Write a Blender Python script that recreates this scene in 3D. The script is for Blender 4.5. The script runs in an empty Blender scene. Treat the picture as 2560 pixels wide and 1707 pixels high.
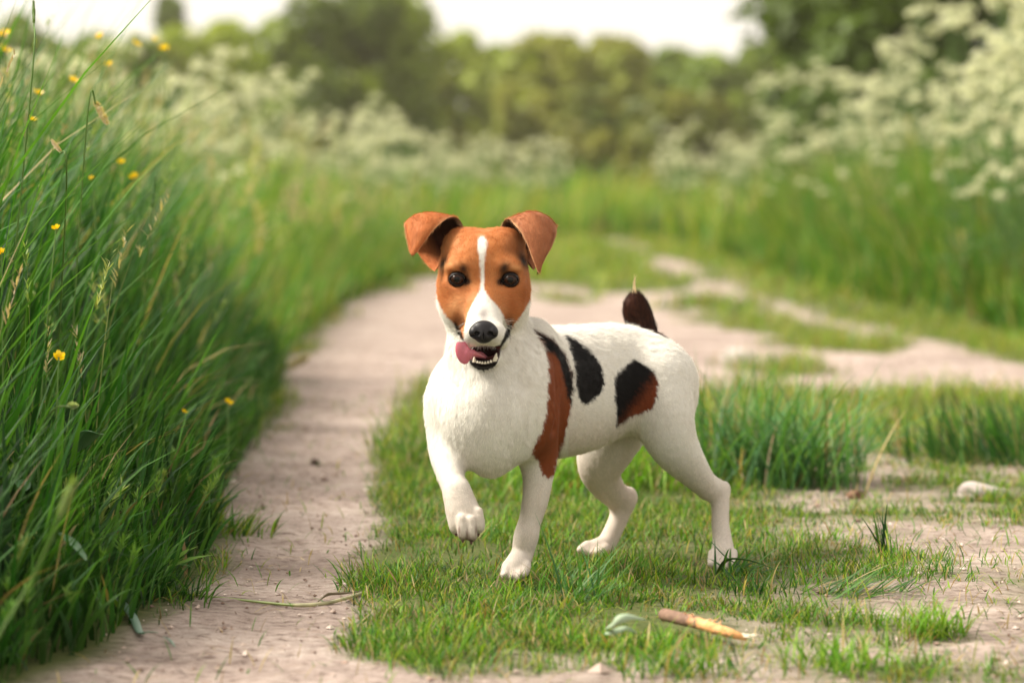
import bpy, math, random
import numpy as np
from mathutils import Vector

# ---------------------------------------------------------------- camera, world, sun, exposure
SC = bpy.context.scene
COL = SC.collection
FPX, CX, HY, CAMH = 7111.0, 1280.0, 470.0, 0.429     # focal length in photo pixels, horizon row, eye height
cam = bpy.data.cameras.new("camera"); camo = bpy.data.objects.new("camera", cam); COL.objects.link(camo)
camo.location = (0, 0, CAMH); camo.rotation_euler = (math.radians(90), 0, 0)
cam.sensor_width = 36.0; cam.lens = 36.0 * FPX / 2560.0
cam.shift_y = -(853.5 - HY) / 2560.0
cam.clip_start = 0.05; cam.clip_end = 3000
cam.dof.use_dof = True; cam.dof.focus_distance = 3.06; cam.dof.aperture_fstop = 4.9
SC.camera = camo

SUN_ELEV, SUN_AZ = math.radians(46), math.radians(-84)   # azimuth clockwise from +Y (view direction)
w = bpy.data.worlds.new("World"); SC.world = w; w.use_nodes = True
nt = w.node_tree; nt.nodes.clear()
sky = nt.nodes.new('ShaderNodeTexSky'); sky.sky_type = 'NISHITA'; sky.sun_disc = False
sky.sun_elevation = SUN_ELEV; sky.sun_rotation = SUN_AZ
sky.air_density = 1.0; sky.dust_density = 4.0; sky.ozone_density = 1.0
hs = nt.nodes.new('ShaderNodeHueSaturation'); hs.inputs['Saturation'].default_value = 0.15
tint = nt.nodes.new('ShaderNodeMix'); tint.data_type = 'RGBA'; tint.blend_type = 'MULTIPLY'
tint.inputs[0].default_value = 1.0; tint.inputs[7].default_value = (1.0, 0.965, 0.90, 1)
bg = nt.nodes.new('ShaderNodeBackground'); bg.inputs[1].default_value = 0.08
wo = nt.nodes.new('ShaderNodeOutputWorld')
nt.links.new(sky.outputs[0], hs.inputs['Color']); nt.links.new(hs.outputs[0], tint.inputs[6])
cl = nt.nodes.new('ShaderNodeMix'); cl.data_type = 'RGBA'; cl.inputs[0].default_value = 0.82      # bright even cloud cover in front of the sky
cl.inputs[7].default_value = (10.2, 9.5, 8.5, 1)
nt.links.new(tint.outputs[2], cl.inputs[6]); nt.links.new(cl.outputs[2], bg.inputs[0]); nt.links.new(bg.outputs[0], wo.inputs[0])

sun = bpy.data.lights.new("sun", 'SUN'); sun.energy = 4.9; sun.angle = math.radians(17); sun.color = (1.0, 0.93, 0.80)
suno = bpy.data.objects.new("sun", sun); COL.objects.link(suno)
_d = Vector((math.sin(SUN_AZ) * math.cos(SUN_ELEV), math.cos(SUN_AZ) * math.cos(SUN_ELEV), math.sin(SUN_ELEV)))
suno.rotation_euler = _d.to_track_quat('Z', 'Y').to_euler()

SC.view_settings.view_transform = 'Standard'; SC.view_settings.look = 'None'
SC.view_settings.gamma = 1.0; SC.view_settings.exposure = 0.84
SC.render.engine = 'CYCLES'
SC.cycles.use_denoising = True
SC.cycles.max_bounces = 6; SC.cycles.diffuse_bounces = 3; SC.cycles.glossy_bounces = 2
SC.cycles.transmission_bounces = 3; SC.cycles.transparent_max_bounces = 6
SC.cycles.caustics_reflective = False; SC.cycles.caustics_refractive = False

# ---------------------------------------------------------------- helpers
def P(px, py, d):
    """point of the place seen at photo pixel px,py at distance d along the view axis"""
    return np.array([(px - CX) / FPX * d, d, CAMH - (py - HY) / FPX * d])

def G(px, py, z=0.0):
    """ground point (height z) seen at photo pixel px,py"""
    d = FPX * (CAMH - z) / (py - HY)
    return np.array([(px - CX) / FPX * d, d, z])

def tag(o, label=None, cat=None, group=None, kind=None):
    if label: o["label"] = label
    if cat: o["category"] = cat
    if group: o["group"] = group
    if kind: o["kind"] = kind
    return o

def link(name, data, parent=None):
    o = bpy.data.objects.new(name, data); COL.objects.link(o)
    if parent is not None:
        o.parent = parent
        o.matrix_parent_inverse = parent.matrix_world.inverted() if False else o.matrix_parent_inverse
    return o

def raw_mesh(name, verts, faces, mats, smooth=True, colors=None, midx=None):
    """verts (n,3) array; faces: (m,k) int array, or list of such arrays"""
    me = bpy.data.meshes.new(name)
    verts = np.asarray(verts, dtype=np.float32)
    if not isinstance(faces, (list, tuple)): faces = [faces]
    faces = [np.asarray(f, dtype=np.int32) for f in faces if len(f)]
    loops = np.concatenate([f.ravel() for f in faces])
    tot = np.concatenate([np.full(len(f), f.shape[1], dtype=np.int32) for f in faces])
    start = np.concatenate([[0], np.cumsum(tot)[:-1]]).astype(np.int32)
    me.vertices.add(len(verts)); me.vertices.foreach_set("co", verts.ravel())
    me.loops.add(len(loops)); me.loops.foreach_set("vertex_index", loops)
    me.polygons.add(len(tot)); me.polygons.foreach_set("loop_start", start)
    me.polygons.foreach_set("loop_total", tot)
    if midx is not None: me.polygons.foreach_set("material_index", np.asarray(midx, dtype=np.int32))
    me.polygons.foreach_set("use_smooth", np.full(len(tot), smooth))
    if not isinstance(mats, (list, tuple)): mats = [mats]
    for m in mats: me.materials.append(m)
    me.update(calc_edges=True)
    if colors is not None:
        a = me.color_attributes.new("col", 'FLOAT_COLOR', 'POINT')
        c = np.ones((len(verts), 4), dtype=np.float32); c[:, :3] = colors
        a.data.foreach_set("color", c.ravel())
    return me

def centred(me, origin):
    """put the mesh's own origin at the given world point"""
    from mathutils import Matrix
    me.transform(Matrix.Translation([-float(v) for v in origin]))
    return me

class Nodes:
    def __init__(s, name):
        s.m = bpy.data.materials.new(name); s.m.use_nodes = True; s.t = s.m.node_tree; s.t.nodes.clear()
    def n(s, typ, **kw):
        nd = s.t.nodes.new('ShaderNode' + typ)
        for k, v in kw.items():
            if k.startswith('i_'):
                key = k[2:]; key = int(key) if key.isdigit() else key.replace('_', ' ')
                nd.inputs[key].default_value = v
            else: setattr(nd, k, v)
        return nd
    def l(s, a, b): s.t.links.new(a, b)

def ramp(nd, stops):
    cr = nd.color_ramp
    while len(cr.elements) < len(stops): cr.elements.new(0.5)
    for e, (p, c) in zip(cr.elements, stops):
        e.position = p; e.color = (c[0], c[1], c[2], 1)
    return nd

def leaf_material(name, trans=0.35, rough=0.45, spec=0.4, attr="col", var=0.25, tint=(1.5, 1.5, 0.5)):
    """thin plant matter: colour from the plant's own colour attribute, some light passes through"""
    N = Nodes(name)
    at = N.n('Attribute', attribute_name=attr)
    tc = N.n('TexCoord'); nz = N.n('TexNoise', i_Scale=9.0); N.l(tc.outputs['Object'], nz.inputs['Vector'])
    mr = N.n('MapRange', i_1=0.3, i_2=0.7, i_3=1 - var, i_4=1 + var); N.l(nz.outputs[0], mr.inputs[0])
    mx = N.n('VectorMath', operation='SCALE'); N.l(at.outputs['Color'], mx.inputs[0]); N.l(mr.outputs[0], mx.inputs['Scale'])
    pb = N.n('BsdfPrincipled', i_Roughness=rough); pb.inputs['Specular IOR Level'].default_value = spec
    N.l(mx.outputs[0], pb.inputs['Base Color'])
    tr = N.n('BsdfTranslucent'); tm = N.n('VectorMath', operation='MULTIPLY'); tm.inputs[1].default_value = tint
    N.l(mx.outputs[0], tm.inputs[0]); N.l(tm.outputs[0], tr.inputs[0])
    ms = N.n('MixShader', i_0=trans); N.l(pb.outputs[0], ms.inputs[1]); N.l(tr.outputs[0], ms.inputs[2])
    o = N.n('OutputMaterial'); N.l(ms.outputs[0], o.inputs[0])
    return N.m

def vnoise(x, y, seed=0, oct=3, freq=1.0):
    """cheap value noise on arrays, about -1..1"""
    out = np.zeros_like(x, dtype=np.float64); amp = 1.0; tot = 0
    for o in range(oct):
        xs, ys = x * freq + 17.3 * o + seed * 3.1, y * freq - 9.7 * o + seed * 5.7
        xi, yi = np.floor(xs), np.floor(ys); fx, fy = xs - xi, ys - yi
        fx = fx * fx * (3 - 2 * fx); fy = fy * fy * (3 - 2 * fy)
        def h(a, b):
            v = np.sin(a * 127.1 + b * 311.7 + seed * 74.7 + o * 13.13) * 43758.5453
            return (v - np.floor(v)) * 2 - 1
        v = (h(xi, yi) * (1 - fx) + h(xi + 1, yi) * fx) * (1 - fy) + (h(xi, yi + 1) * (1 - fx) + h(xi + 1, yi + 1) * fx) * fy
        out += v * amp; tot += amp; amp *= 0.5; freq *= 2.03
    return out / tot

def in_poly(x, y, poly):
    poly = np.asarray(poly, float); ins = np.zeros(x.shape, bool); n = len(poly)
    for i in range(n):
        x0, y0 = poly[i]; x1, y1 = poly[(i + 1) % n]
        if y0 == y1: continue
        c = ((y0 > y) != (y1 > y)) & (x < (x1 - x0) * (y - y0) / (y1 - y0) + x0)
        ins ^= c
    return ins

def poly_sdist(x, y, poly):
    """signed distance to polygon, negative inside"""
    poly = np.asarray(poly, float); d2 = np.full(x.shape, 1e18); n = len(poly)
    for i in range(n):
        a = poly[i]; b = poly[(i + 1) % n]; e = b - a; L = max(e @ e, 1e-12)
        t = np.clip(((x - a[0]) * e[0] + (y - a[1]) * e[1]) / L, 0, 1)
        d2 = np.minimum(d2, (x - a[0] - t * e[0]) ** 2 + (y - a[1] - t * e[1]) ** 2)
    d = np.sqrt(d2)
    return np.where(in_poly(x, y, poly), -d, d)
# ---------------------------------------------------------------- ground: two worn wheel tracks through a meadow
def GP(pts): return np.array([G(a, b)[:2] for a, b in pts])
# outlines of the worn earth, as they lie on the ground


TRACK_A = GP([(-500, 1900), (60, 1690), (272, 1615), (430, 1500), (550, 1380), (570, 1250), (645, 1110), (705, 1000), (735, 900), (800, 820), (880, 760), (1000, 708), (1120, 690), (1400, 715), (1700, 722), (1660, 690), (1600, 672), (1750, 668),
              (1840, 718), (1960, 760), (2120, 800), (2300, 850), (2560, 905), (3100, 1010), (3100, 1100), (2560, 1010), (2350, 975), (2100, 985), (1950, 965), (1700, 975), (1500, 985), (1200, 990), (1045, 960), (1010, 1010), (985, 1100), (965, 1180), (955, 1260), (985, 1350), (940, 1440), (925, 1540), (935, 1640), (1100, 1690), (1300, 1720), (1300, 1900)])
TRACK_B = GP([(1495, 600), (1560, 598), (1650, 628), (1740, 668), (1860, 712), (1700, 700), (1610, 656), (1530, 626)])
BARE = [GP([(2050, 1150), (2300, 1130), (2400, 1200), (2200, 1260), (2080, 1240)]), GP([(1930, 1320), (2250, 1290), (2800, 1320), (2800, 1480), (2350, 1450), (2000, 1400)]),
        GP([(2100, 1480), (2560, 1450), (2800, 1600), (2700, 1750), (2200, 1640)]), GP([(1000, 1660), (1700, 1640), (2100, 1690), (2600, 1680), (2600, 1900), (900, 1900)])]
ISLES = [GP([(1700, 738), (1860, 752), (2020, 800), (2260, 862), (2200, 880), (1950, 846), (1790, 800)]), GP([(1560, 706), (1640, 704), (1660, 720), (1570, 724)]), GP([(1820, 905), (2020, 890), (2080, 930), (1900, 950)]), GP([(1850, 770), (1960, 780), (1990, 830), (1880, 810)]), GP([(1330, 735), (1500, 740), (1450, 760), (1350, 755)])]
def dirt_amount(x, y):
    """1 on bare earth, 0 where grass grows; x, y ground coordinates"""
    n = vnoise(x, y, 1, 4, 2.2); n2 = vnoise(x, y, 2, 3, 14.0)
    wob = n * .05 * np.clip(y / 4, .5, 3) + n2 * .02 * np.clip(y / 4, .7, 3)
    d = poly_sdist(x, y, TRACK_A) + wob
    d = np.minimum(d, poly_sdist(x, y, TRACK_B) + wob)
    for I in ISLES: d = np.maximum(d, -(poly_sdist(x, y, I) + wob * 1.5))
    d = d + np.where(y > 5.5, np.clip((vnoise(x, y * .45, 61, 4, 1.9) - .0) * 1.3, 0, 1) * .5 * np.clip((x - .2) / .6, 0, 1), 0)
    out = np.clip(0.5 - d / (0.02 + .008 * np.clip(y, 2, 20)), 0, 1)
    rt = np.clip((x - .10 - (y - 3) * .06) / .26, 0, 1) * np.clip((5.2 - y) / .8, 0, 1)
    out = np.maximum(out, rt * np.clip(.42 + 1.5 * vnoise(x, y, 71, 4, 8.0), 0, .9))
    for b in BARE:
        db = poly_sdist(x, y, b) + n * .16 + n2 * .12; out = np.maximum(out, 0.92 * np.clip(0.5 - db / 0.16, 0, 1))
    return out
DIPS = [(.245, 3.27, .022, .09), (.10, 3.34, .013, .06), (0.0, 3.06, .006, .05)]        # where the paws press in
def ground_z(x, y):
    """gentle relief: the grass strip is a little higher than the worn tracks"""
    d = np.minimum(poly_sdist(x, y, TRACK_A), 0.6)
    z = np.clip(d, -.12, .10) * 0.04 * np.clip((y - 0) / 3, 0, 1)
    for cx_, cy_, dz, r_ in DIPS: z = z - dz * np.exp(-((x - cx_) ** 2 + (y - cy_) ** 2) / (2 * r_ * r_))
    return z + 0.006 * vnoise(x, y, 5, 3, 3.0) * np.clip(12 / np.maximum(y, 1), .2, 1)

def grid_patch(x0, x1, y0, y1, h):
    nx, ny = int((x1 - x0) / h) + 1, int((y1 - y0) / h) + 1
    X, Y = np.meshgrid(np.linspace(x0, x1, nx), np.linspace(y0, y1, ny))
    idx = np.arange(nx * ny).reshape(ny, nx)
    q = np.stack([idx[:-1, :-1], idx[:-1, 1:], idx[1:, 1:], idx[1:, :-1]], -1).reshape(-1, 4)
    return X.ravel(), Y.ravel(), q
gv, gq, off = [], [], 0
def ring_patch(xs, ys):
    X, Y = np.meshgrid(xs, ys); nx, ny = len(xs), len(ys); idx = np.arange(nx * ny).reshape(ny, nx)
    return X.ravel(), Y.ravel(), np.stack([idx[:-1, :-1], idx[:-1, 1:], idx[1:, 1:], idx[1:, :-1]], -1).reshape(-1, 4)
xs = np.unique(np.concatenate([-np.geomspace(1.2, 300, 44), np.linspace(-1.2, 1.6, 330), np.geomspace(1.6, 300, 44)]))
ys = np.unique(np.concatenate([np.linspace(-60, 1.4, 24), np.linspace(1.4, 6.2, 560), np.geomspace(6.2, 30, 240), np.geomspace(30, 420, 30)]))
X, Y, Qg = ring_patch(xs, ys)
D = dirt_amount(X, Y); Z = ground_z(X, Y)
near = (Y < 9) & (Y > 1) & (np.abs(X) < 3)
Z = Z + np.where(near, (D * .0030 + .002) * vnoise(X, Y, 6, 4, 26.0) + D * .0020 * vnoise(X, Y, 8, 2, 75.0), 0)
Vg = np.stack([X, Y, Z], 1)
def soil_material():
    N = Nodes("earth"); tc = N.n('TexCoord'); at = N.n('Attribute', attribute_name="col")
    n1 = N.n('TexNoise', i_Scale=3.0, i_Detail=6.0); n2 = N.n('TexNoise', i_Scale=55.0, i_Detail=8.0, i_Roughness=.65); n3 = N.n('TexNoise', i_Scale=420.0, i_Detail=4.0)
    mp = N.n('Mapping'); mp.inputs['Scale'].default_value = (1, 2.0, 1); N.l(tc.outputs['Object'], mp.inputs[0])
    for n_ in (n1, n2, n3): N.l(mp.outputs[0], n_.inputs['Vector'])
    r1 = ramp(N.n('ValToRGB'), [(.30, (.27, .215, .19)), (.5, (.40, .325, .29)), (.72, (.52, .44, .395))]); N.l(n1.outputs[0], r1.inputs[0])
    r2 = ramp(N.n('ValToRGB'), [(.32, (.28, .22, .20)), (.45, (.78, .75, .74)), (.6, (1, 1, 1)), (.8, (1.12, 1.10, 1.08))]); N.l(n2.outputs[0], r2.inputs[0])
    r3 = ramp(N.n('ValToRGB'), [(.30, (.6, .55, .52)), (.45, (1, 1, 1)), (.75, (1.1, 1.1, 1.1))]); N.l(n3.outputs[0], r3.inputs[0])
    m1 = N.n('VectorMath', operation='MULTIPLY'); N.l(r1.outputs[0], m1.inputs[0]); N.l(r2.outputs[0], m1.inputs[1])
    m2 = N.n('VectorMath', operation='MULTIPLY'); N.l(m1.outputs[0], m2.inputs[0]); N.l(r3.outputs[0], m2.inputs[1])
    # under the grass: darker soil with moss and dead straw
    r4 = ramp(N.n('ValToRGB'), [(.3, (.045, .060, .018)), (.5, (.085, .105, .030)), (.7, (.14, .13, .055))]); N.l(n2.outputs[0], r4.inputs[0])
    mx = N.n('Mix', data_type='RGBA'); N.l(at.outputs['Fac'], mx.inputs[0]); N.l(r4.outputs[0], mx.inputs[6]); N.l(m2.outputs[0], mx.inputs[7])
    pb = N.n('BsdfPrincipled', i_Roughness=.95); pb.inputs['Specular IOR Level'].default_value = .15
    b = N.n('Bump', i_Strength=.9, i_Distance=.006); N.l(n2.outputs[0], b.inputs['Height']); b2 = N.n('Bump', i_Strength=.5, i_Distance=.0012); N.l(n3.outputs[0], b2.inputs['Height']); N.l(b.outputs[0], b2.inputs['Normal'])
    N.l(mx.outputs[2], pb.inputs['Base Color']); N.l(b2.outputs[0], pb.inputs['Normal']); o = N.n('OutputMaterial'); N.l(pb.outputs[0], o.inputs[0]); return N.m
M_SOIL = soil_material()
qd = D[Qg].mean(1) > .5
for nm, mask in (("path", qd), ("ground", ~qd)):
    q_ = Qg[mask]; used = np.unique(q_); rm = np.full(len(Vg), -1); rm[used] = np.arange(len(used))
    me_ = raw_mesh(nm, Vg[used], rm[q_], M_SOIL, colors=np.repeat(D[used][:, None], 3, 1))
    tag(link(nm, me_), kind="structure")

# ---------------------------------------------------------------- grass blades
RS = np.random.default_rng(11)
def blades(root, length, width, az, bend, col0, col1, nseg=4, lean=0.25, twist=0.0):
    """curved tapering strips. az: direction it leans to; bend: how far it arches over (rad); returns verts, quads, colours"""
    n = len(root); t = np.linspace(0, 1, nseg + 1)
    ang = lean[:, None] + bend[:, None] * t[None] ** 1.3            # angle from the vertical along the blade
    ds = length[:, None] / nseg
    am = (ang[:, 1:] + ang[:, :-1]) / 2
    hx = np.concatenate([np.zeros((n, 1)), np.cumsum(np.sin(am) * ds, 1)], 1); hz = np.concatenate([np.zeros((n, 1)), np.cumsum(np.cos(am) * ds, 1)], 1)
    dx, dy = np.cos(az), np.sin(az)
    C = np.stack([root[:, None, 0] + hx * dx[:, None], root[:, None, 1] + hx * dy[:, None], root[:, None, 2] + hz], -1)
    wprof = np.clip(np.minimum(.55 + t * 1.6, 1.0) * (1 - t ** 2.2), 0.02, 1)[None] * width[:, None] / 2
    fa = az + math.pi / 2 + RS.uniform(-.9, .9, n); sx, sy = np.cos(fa), np.sin(fa)
    S = np.stack([sx[:, None] * wprof, sy[:, None] * wprof, np.zeros_like(wprof)], -1)
    V_ = np.stack([C - S, C + S], 2).reshape(-1, 3)
    k = (nseg + 1) * 2; base = (np.arange(n) * k)[:, None, None]
    q = np.array([(2 * i, 2 * i + 1, 2 * i + 3, 2 * i + 2) for i in range(nseg)])[None]
    F_ = (base + q).reshape(-1, 4)
    cc = col0[:, None] * (1 - t[None, :, None]) + col1[:, None] * t[None, :, None]
    cc = np.repeat(cc[:, :, None], 2, 2).reshape(-1, 3)
    return V_, F_, cc
class Bag:
    def __init__(s): s.v, s.f, s.c, s.n = [], [], [], 0
    def add(s, vfc):
        v, f, c = vfc; s.v.append(v); s.f.append(np.asarray(f) + s.n); s.c.append(c); s.n += len(v)
    def mesh(s, name, mat): return raw_mesh(name, np.concatenate(s.v), np.concatenate(s.f), mat, colors=np.concatenate(s.c))
M_GRASS = leaf_material("grass_blades", trans=.32, rough=.5, spec=.2, var=.15)
GREENS = np.array([(.050, .150, .020), (.070, .190, .025), (.100, .220, .030), (.150, .250, .035), (.035, .110, .022)])
STRAW = np.array([(.34, .26, .12), (.42, .33, .17), (.24, .16, .08)])
def pick(n, pal, jit_=.2, p=None):
    i = RS.choice(len(pal), n, p=p); return pal[i] * (1 + RS.uniform(-jit_, jit_, (n, 1)))
def scatter(n, x0, x1, y0, y1, dens):
    """n candidate roots kept with probability dens(x, y); density follows the distance"""
    x = RS.uniform(x0, x1, n); y = RS.uniform(y0, y1, n); k = RS.uniform(0, 1, n) < dens(x, y); return x[k], y[k]
def inview(x, y, m=.12): return np.abs(x) < y * .182 + m + .02 * y

MEADOW_L = GP([(-1500, 1900), (-520, 1900), (35, 1690), (250, 1615), (410, 1500), (530, 1380), (550, 1250), (625, 1110), (685, 1000), (720, 900), (790, 820), (870, 760), (960, 715), (1060, 680), (1150, 640), (1250, 600), (1300, 570), (1300, 520), (-4000, 520)])
MEADOW_R = GP([(3400, 1000), (2560, 850), (2380, 800), (2250, 780), (2100, 745), (1950, 700), (1800, 650), (1650, 600), (1520, 575), (1430, 562), (1400, 520), (7000, 520)])
def turf_density(x, y):
    d = 1 - dirt_amount(x, y)
    return np.clip(d, 0, 1)
# ---------------------------------------------------------------- turf of the middle strip and verges
LOW = [(*G(1700, 1570)[:2], .055, .030), (*G(1800, 1600)[:2], .050, .030), (*G(1555, 1590)[:2], .035, .022), (*G(1800, 1425)[:2], .05, .030)]
def low(x, y):
    """grass is trodden short round the paws and under the things lying in it"""
    k = np.ones_like(x)
    for cx_, cy_, rx, ry in LOW: k = k * (1 - .68 * np.exp(-.5 * (((x - cx_) / rx) ** 4 + ((y - cy_) / (ry * 2.2)) ** 4)))
    return k
def lawn(name, n, box, hmin, hmax, wmin, wmax, pal, dens, nseg=3, straw=.10, lab="grass", tuft=0.0):
    x, y = scatter(n, *box, dens); k = inview(x, y); x, y = x[k], y[k]
    if tuft:                      # gather part of the blades into little clumps
        m_ = len(x) // 26; ci = RS.integers(0, max(m_, 1), len(x)); g = RS.uniform(0, 1, len(x)) < tuft; cx, cy = x[:m_], y[:m_]
        x = np.where(g, cx[ci] + RS.normal(0, .010, len(x)), x); y = np.where(g, cy[ci] + RS.normal(0, .012, len(x)), y)
    z = ground_z(x, y) - .002; m = len(x)
    patch = vnoise(x, y, 21, 3, 5.0) * .8 + vnoise(x, y, 22, 3, 17.0) * .7
    L = RS.uniform(hmin, hmax, m) * (1 + .65 * patch) * low(x, y) * RS.uniform(.5, 1.1, m)
    c = pick(m, pal); s_ = RS.uniform(0, 1, m) < straw; c[s_] = pick(s_.sum(), STRAW); c = c * (1 + .25 * patch[:, None])
    az = RS.uniform(0, 2 * math.pi, m); W = RS.uniform(wmin, wmax, m); dk = RS.uniform(0, 1, m) < .2; c[dk] *= .5; flat = RS.uniform(0, 1, m) < .22
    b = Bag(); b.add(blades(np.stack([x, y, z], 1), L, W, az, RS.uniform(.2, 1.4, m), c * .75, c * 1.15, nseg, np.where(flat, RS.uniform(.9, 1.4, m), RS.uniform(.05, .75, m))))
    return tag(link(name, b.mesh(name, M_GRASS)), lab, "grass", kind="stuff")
TURF = np.array([(.075, .200, .014), (.110, .260, .018), (.055, .165, .014), (.170, .290, .020), (.230, .290, .035), (.035, .115, .012)])
def dn(x, y):
    right = np.clip((x - .22 - (y - 3) * .10) / .25, 0, 1)
    nz = vnoise(x, y, 31, 4, 9.0); d = np.clip(turf_density(x, y) * 1.25 - .15, 0, 1) * (1 - .5 * right * (nz < .0)) * np.clip(.75 + nz * 1.1, .12, 1)
    return d * (1 - .95 * in_poly(x, y, MEADOW_L))
lawn("grass", 215000, (-.35, 1.0, 2.2, 4.6), .011, .035, .0010, .0022, TURF, dn, lab="short green grass on the strip between the wheel tracks", straw=.17, tuft=.62)
def dm_(x, y): return turf_density(x, y) * (1 - .9 * in_poly(x, y, MEADOW_L)) * (1 - .5 * (vnoise(x, y, 33, 3, 3.0) < -.1))
TURF2 = np.array([(.15, .26, .02), (.22, .29, .03), (.10, .23, .02), (.28, .29, .05)])
lawn("grass", 90000, (-1.0, 2.2, 4.6, 9.5), .03, .075, .002, .004, TURF2, dm_, lab="yellowish short grass behind the dog beside the tracks", straw=.16, tuft=.3)
lawn("grass", 80000, (-3.0, 5.0, 9.5, 26), .05, .11, .006, .012, TURF2 * .95, lambda x, y: turf_density(x, y) * (1 - .8 * in_poly(x, y, MEADOW_L)) * (1 - .8 * in_poly(x, y, MEADOW_R)), lab="mown-looking grass round the far end of the tracks", straw=.10)

# sparse little weeds and straw on the bare earth
x, y = scatter(24000, -.5, 1.0, 2.25, 6.0, lambda a, b_: dirt_amount(a, b_) * (.12 + .55 * (a > .12 + (b_ - 2.4) * .12))); k = inview(x, y); x, y = x[k], y[k]; m = len(x)
c = pick(m, np.concatenate([TURF, STRAW])); b = Bag()
b.add(blades(np.stack([x, y, ground_z(x, y)], 1), RS.uniform(.008, .034, m), RS.uniform(.001, .0024, m), RS.uniform(0, 6.3, m), RS.uniform(.3, 1.2, m), c * .8, c, 3, RS.uniform(.2, 1.1, m)))
tag(link("grass", b.mesh("grass", M_GRASS)), "sparse blades of grass on the bare earth", "grass", kind="stuff")

# ---------------------------------------------------------------- tall meadow on both sides
def meadow(name, n, box, poly, hfun, wmin, wmax, pal, lab, nseg=5, toward=0.0, tow_k=.6, bend=(.3, 1.5), densf=None, straw=.06, keep=None):
    x, y = scatter(n, *box, lambda a, b_: in_poly(a, b_, poly) * (1.0 if densf is None else densf(a, b_)))
    k = inview(x, y, .25); x, y = x[k], y[k]; m = len(x)
    d = -poly_sdist(x, y, poly); L = hfun(d, y) * RS.uniform(.55, 1.15, m)
    c = pick(m, pal); s_ = RS.uniform(0, 1, m) < straw; c[s_] = pick(s_.sum(), STRAW)
    sway = vnoise(x, y, 51, 2, 4.0) * 1.3; hp = vnoise(x, y, 52, 3, 6.0)
    az = np.where(RS.uniform(0, 1, m) < tow_k, toward + sway + RS.normal(0, .6, m), RS.uniform(0, 2 * math.pi, m)); L = L * (1 + .30 * hp)
    dk = RS.uniform(0, 1, m) < .25; c[dk] *= .55
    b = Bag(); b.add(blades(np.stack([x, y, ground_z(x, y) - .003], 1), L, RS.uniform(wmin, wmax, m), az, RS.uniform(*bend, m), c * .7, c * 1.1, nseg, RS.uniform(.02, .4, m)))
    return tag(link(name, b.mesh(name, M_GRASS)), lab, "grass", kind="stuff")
DEEP = np.array([(.018, .085, .010), (.030, .120, .012), (.012, .056, .010), (.065, .180, .018), (.060, .160, .024)])
hN = lambda d, y: .07 + np.clip(d * 1.45, 0, .62)
meadow("grass", 25000, (-1.6, .3, 2.1, 6.5), MEADOW_L, hN, .0034, .0110, DEEP, "tall lush grass left of the wheel track", toward=-.1, tow_k=.12, straw=.02, bend=(.0, .95), densf=lambda a, b_: np.clip(1.3 - (-a - .18 * b_) * 2, .15, 1))
meadow("grass", 32000, (-1.6, .3, 2.1, 6.5), MEADOW_L, lambda d, y: .07 + np.clip(d * 1.2, 0, .17), .0026, .0085, DEEP, "low grass under the tall stems at the left", toward=-.1, bend=(.4, 1.6))
MEAD = np.array([(.050, .200, .012), (.090, .250, .016), (.030, .150, .012), (.200, .290, .035), (.27, .30, .06)])
hM = lambda d, y: .14 + np.clip(d * .8, 0, .42)
meadow("grass", 60000, (-3.6, 1.0, 6.5, 16), MEADOW_L, hM, .005, .011, MEAD, "tall grass of the left bank farther along the track", bend=(.1, 1.0), tow_k=.3)
meadow("grass", 66000, (.8, 6.0, 7.5, 17), MEADOW_R, lambda d, y: .16 + np.clip(d * 1.2, 0, .50), .005, .011, MEAD, "tall grass of the bank right of the tracks", toward=math.pi, bend=(.1, 1.0), tow_k=.3)
hF = lambda d, y: .25 + np.clip(d * .5, 0, .35)
meadow("grass", 60000, (-8, 9, 16, 34), np.array([(-40, 16), (40, 16), (40, 34), (-40, 34)]), lambda d, y: .30 + .25 * RS.uniform(0, 1, len(d)), .012, .024, MEAD * (1.35, 1.1, 1.1), "far meadow grass closing off the tracks", nseg=3, bend=(.05, .7), densf=lambda a, b_: ((in_poly(a, b_, MEADOW_L) | in_poly(a, b_, MEADOW_R) | (b_ > 24))) * 1.0)
meadow("grass", 40000, (-18, 20, 34, 80), np.array([(-60, 34), (60, 34), (60, 80), (-60, 80)]), lambda d, y: .55 + .25 * RS.uniform(0, 1, len(d)), .04, .08, MEAD * (1.35, 1.1, 1.1), "distant meadow grass below the trees", nseg=2, bend=(.05, .6))

# broad-leaved weeds between the grasses at the foot of the left bank
x, y = scatter(5200, -1.2, .1, 2.2, 5.5, lambda a, b_: in_poly(a, b_, MEADOW_L) * np.clip((vnoise(a, b_, 81, 2, 5.0) + .15) * 1.5, 0, 1) * (poly_sdist(a, b_, MEADOW_L) > -.5)); k = inview(x, y); x, y = x[k], y[k]; m = len(x)
c = pick(m, np.array([(.10, .24, .03), (.07, .19, .03), (.14, .26, .04)])); b = Bag()
b.add(blades(np.stack([x, y, ground_z(x, y) + RS.uniform(0, .16, m) * np.clip(-poly_sdist(x, y, MEADOW_L) * 5, .1, 1)], 1), RS.uniform(.025, .07, m), RS.uniform(.007, .018, m), RS.uniform(0, 6.28, m), RS.uniform(.3, 1.2, m), c * .85, c * 1.1, 5, RS.uniform(.3, 1.1, m)))
tag(link("weeds", b.mesh("weeds", M_GRASS)), "small broad-leaved weeds along the foot of the left bank", "weeds", kind="stuff")

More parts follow.
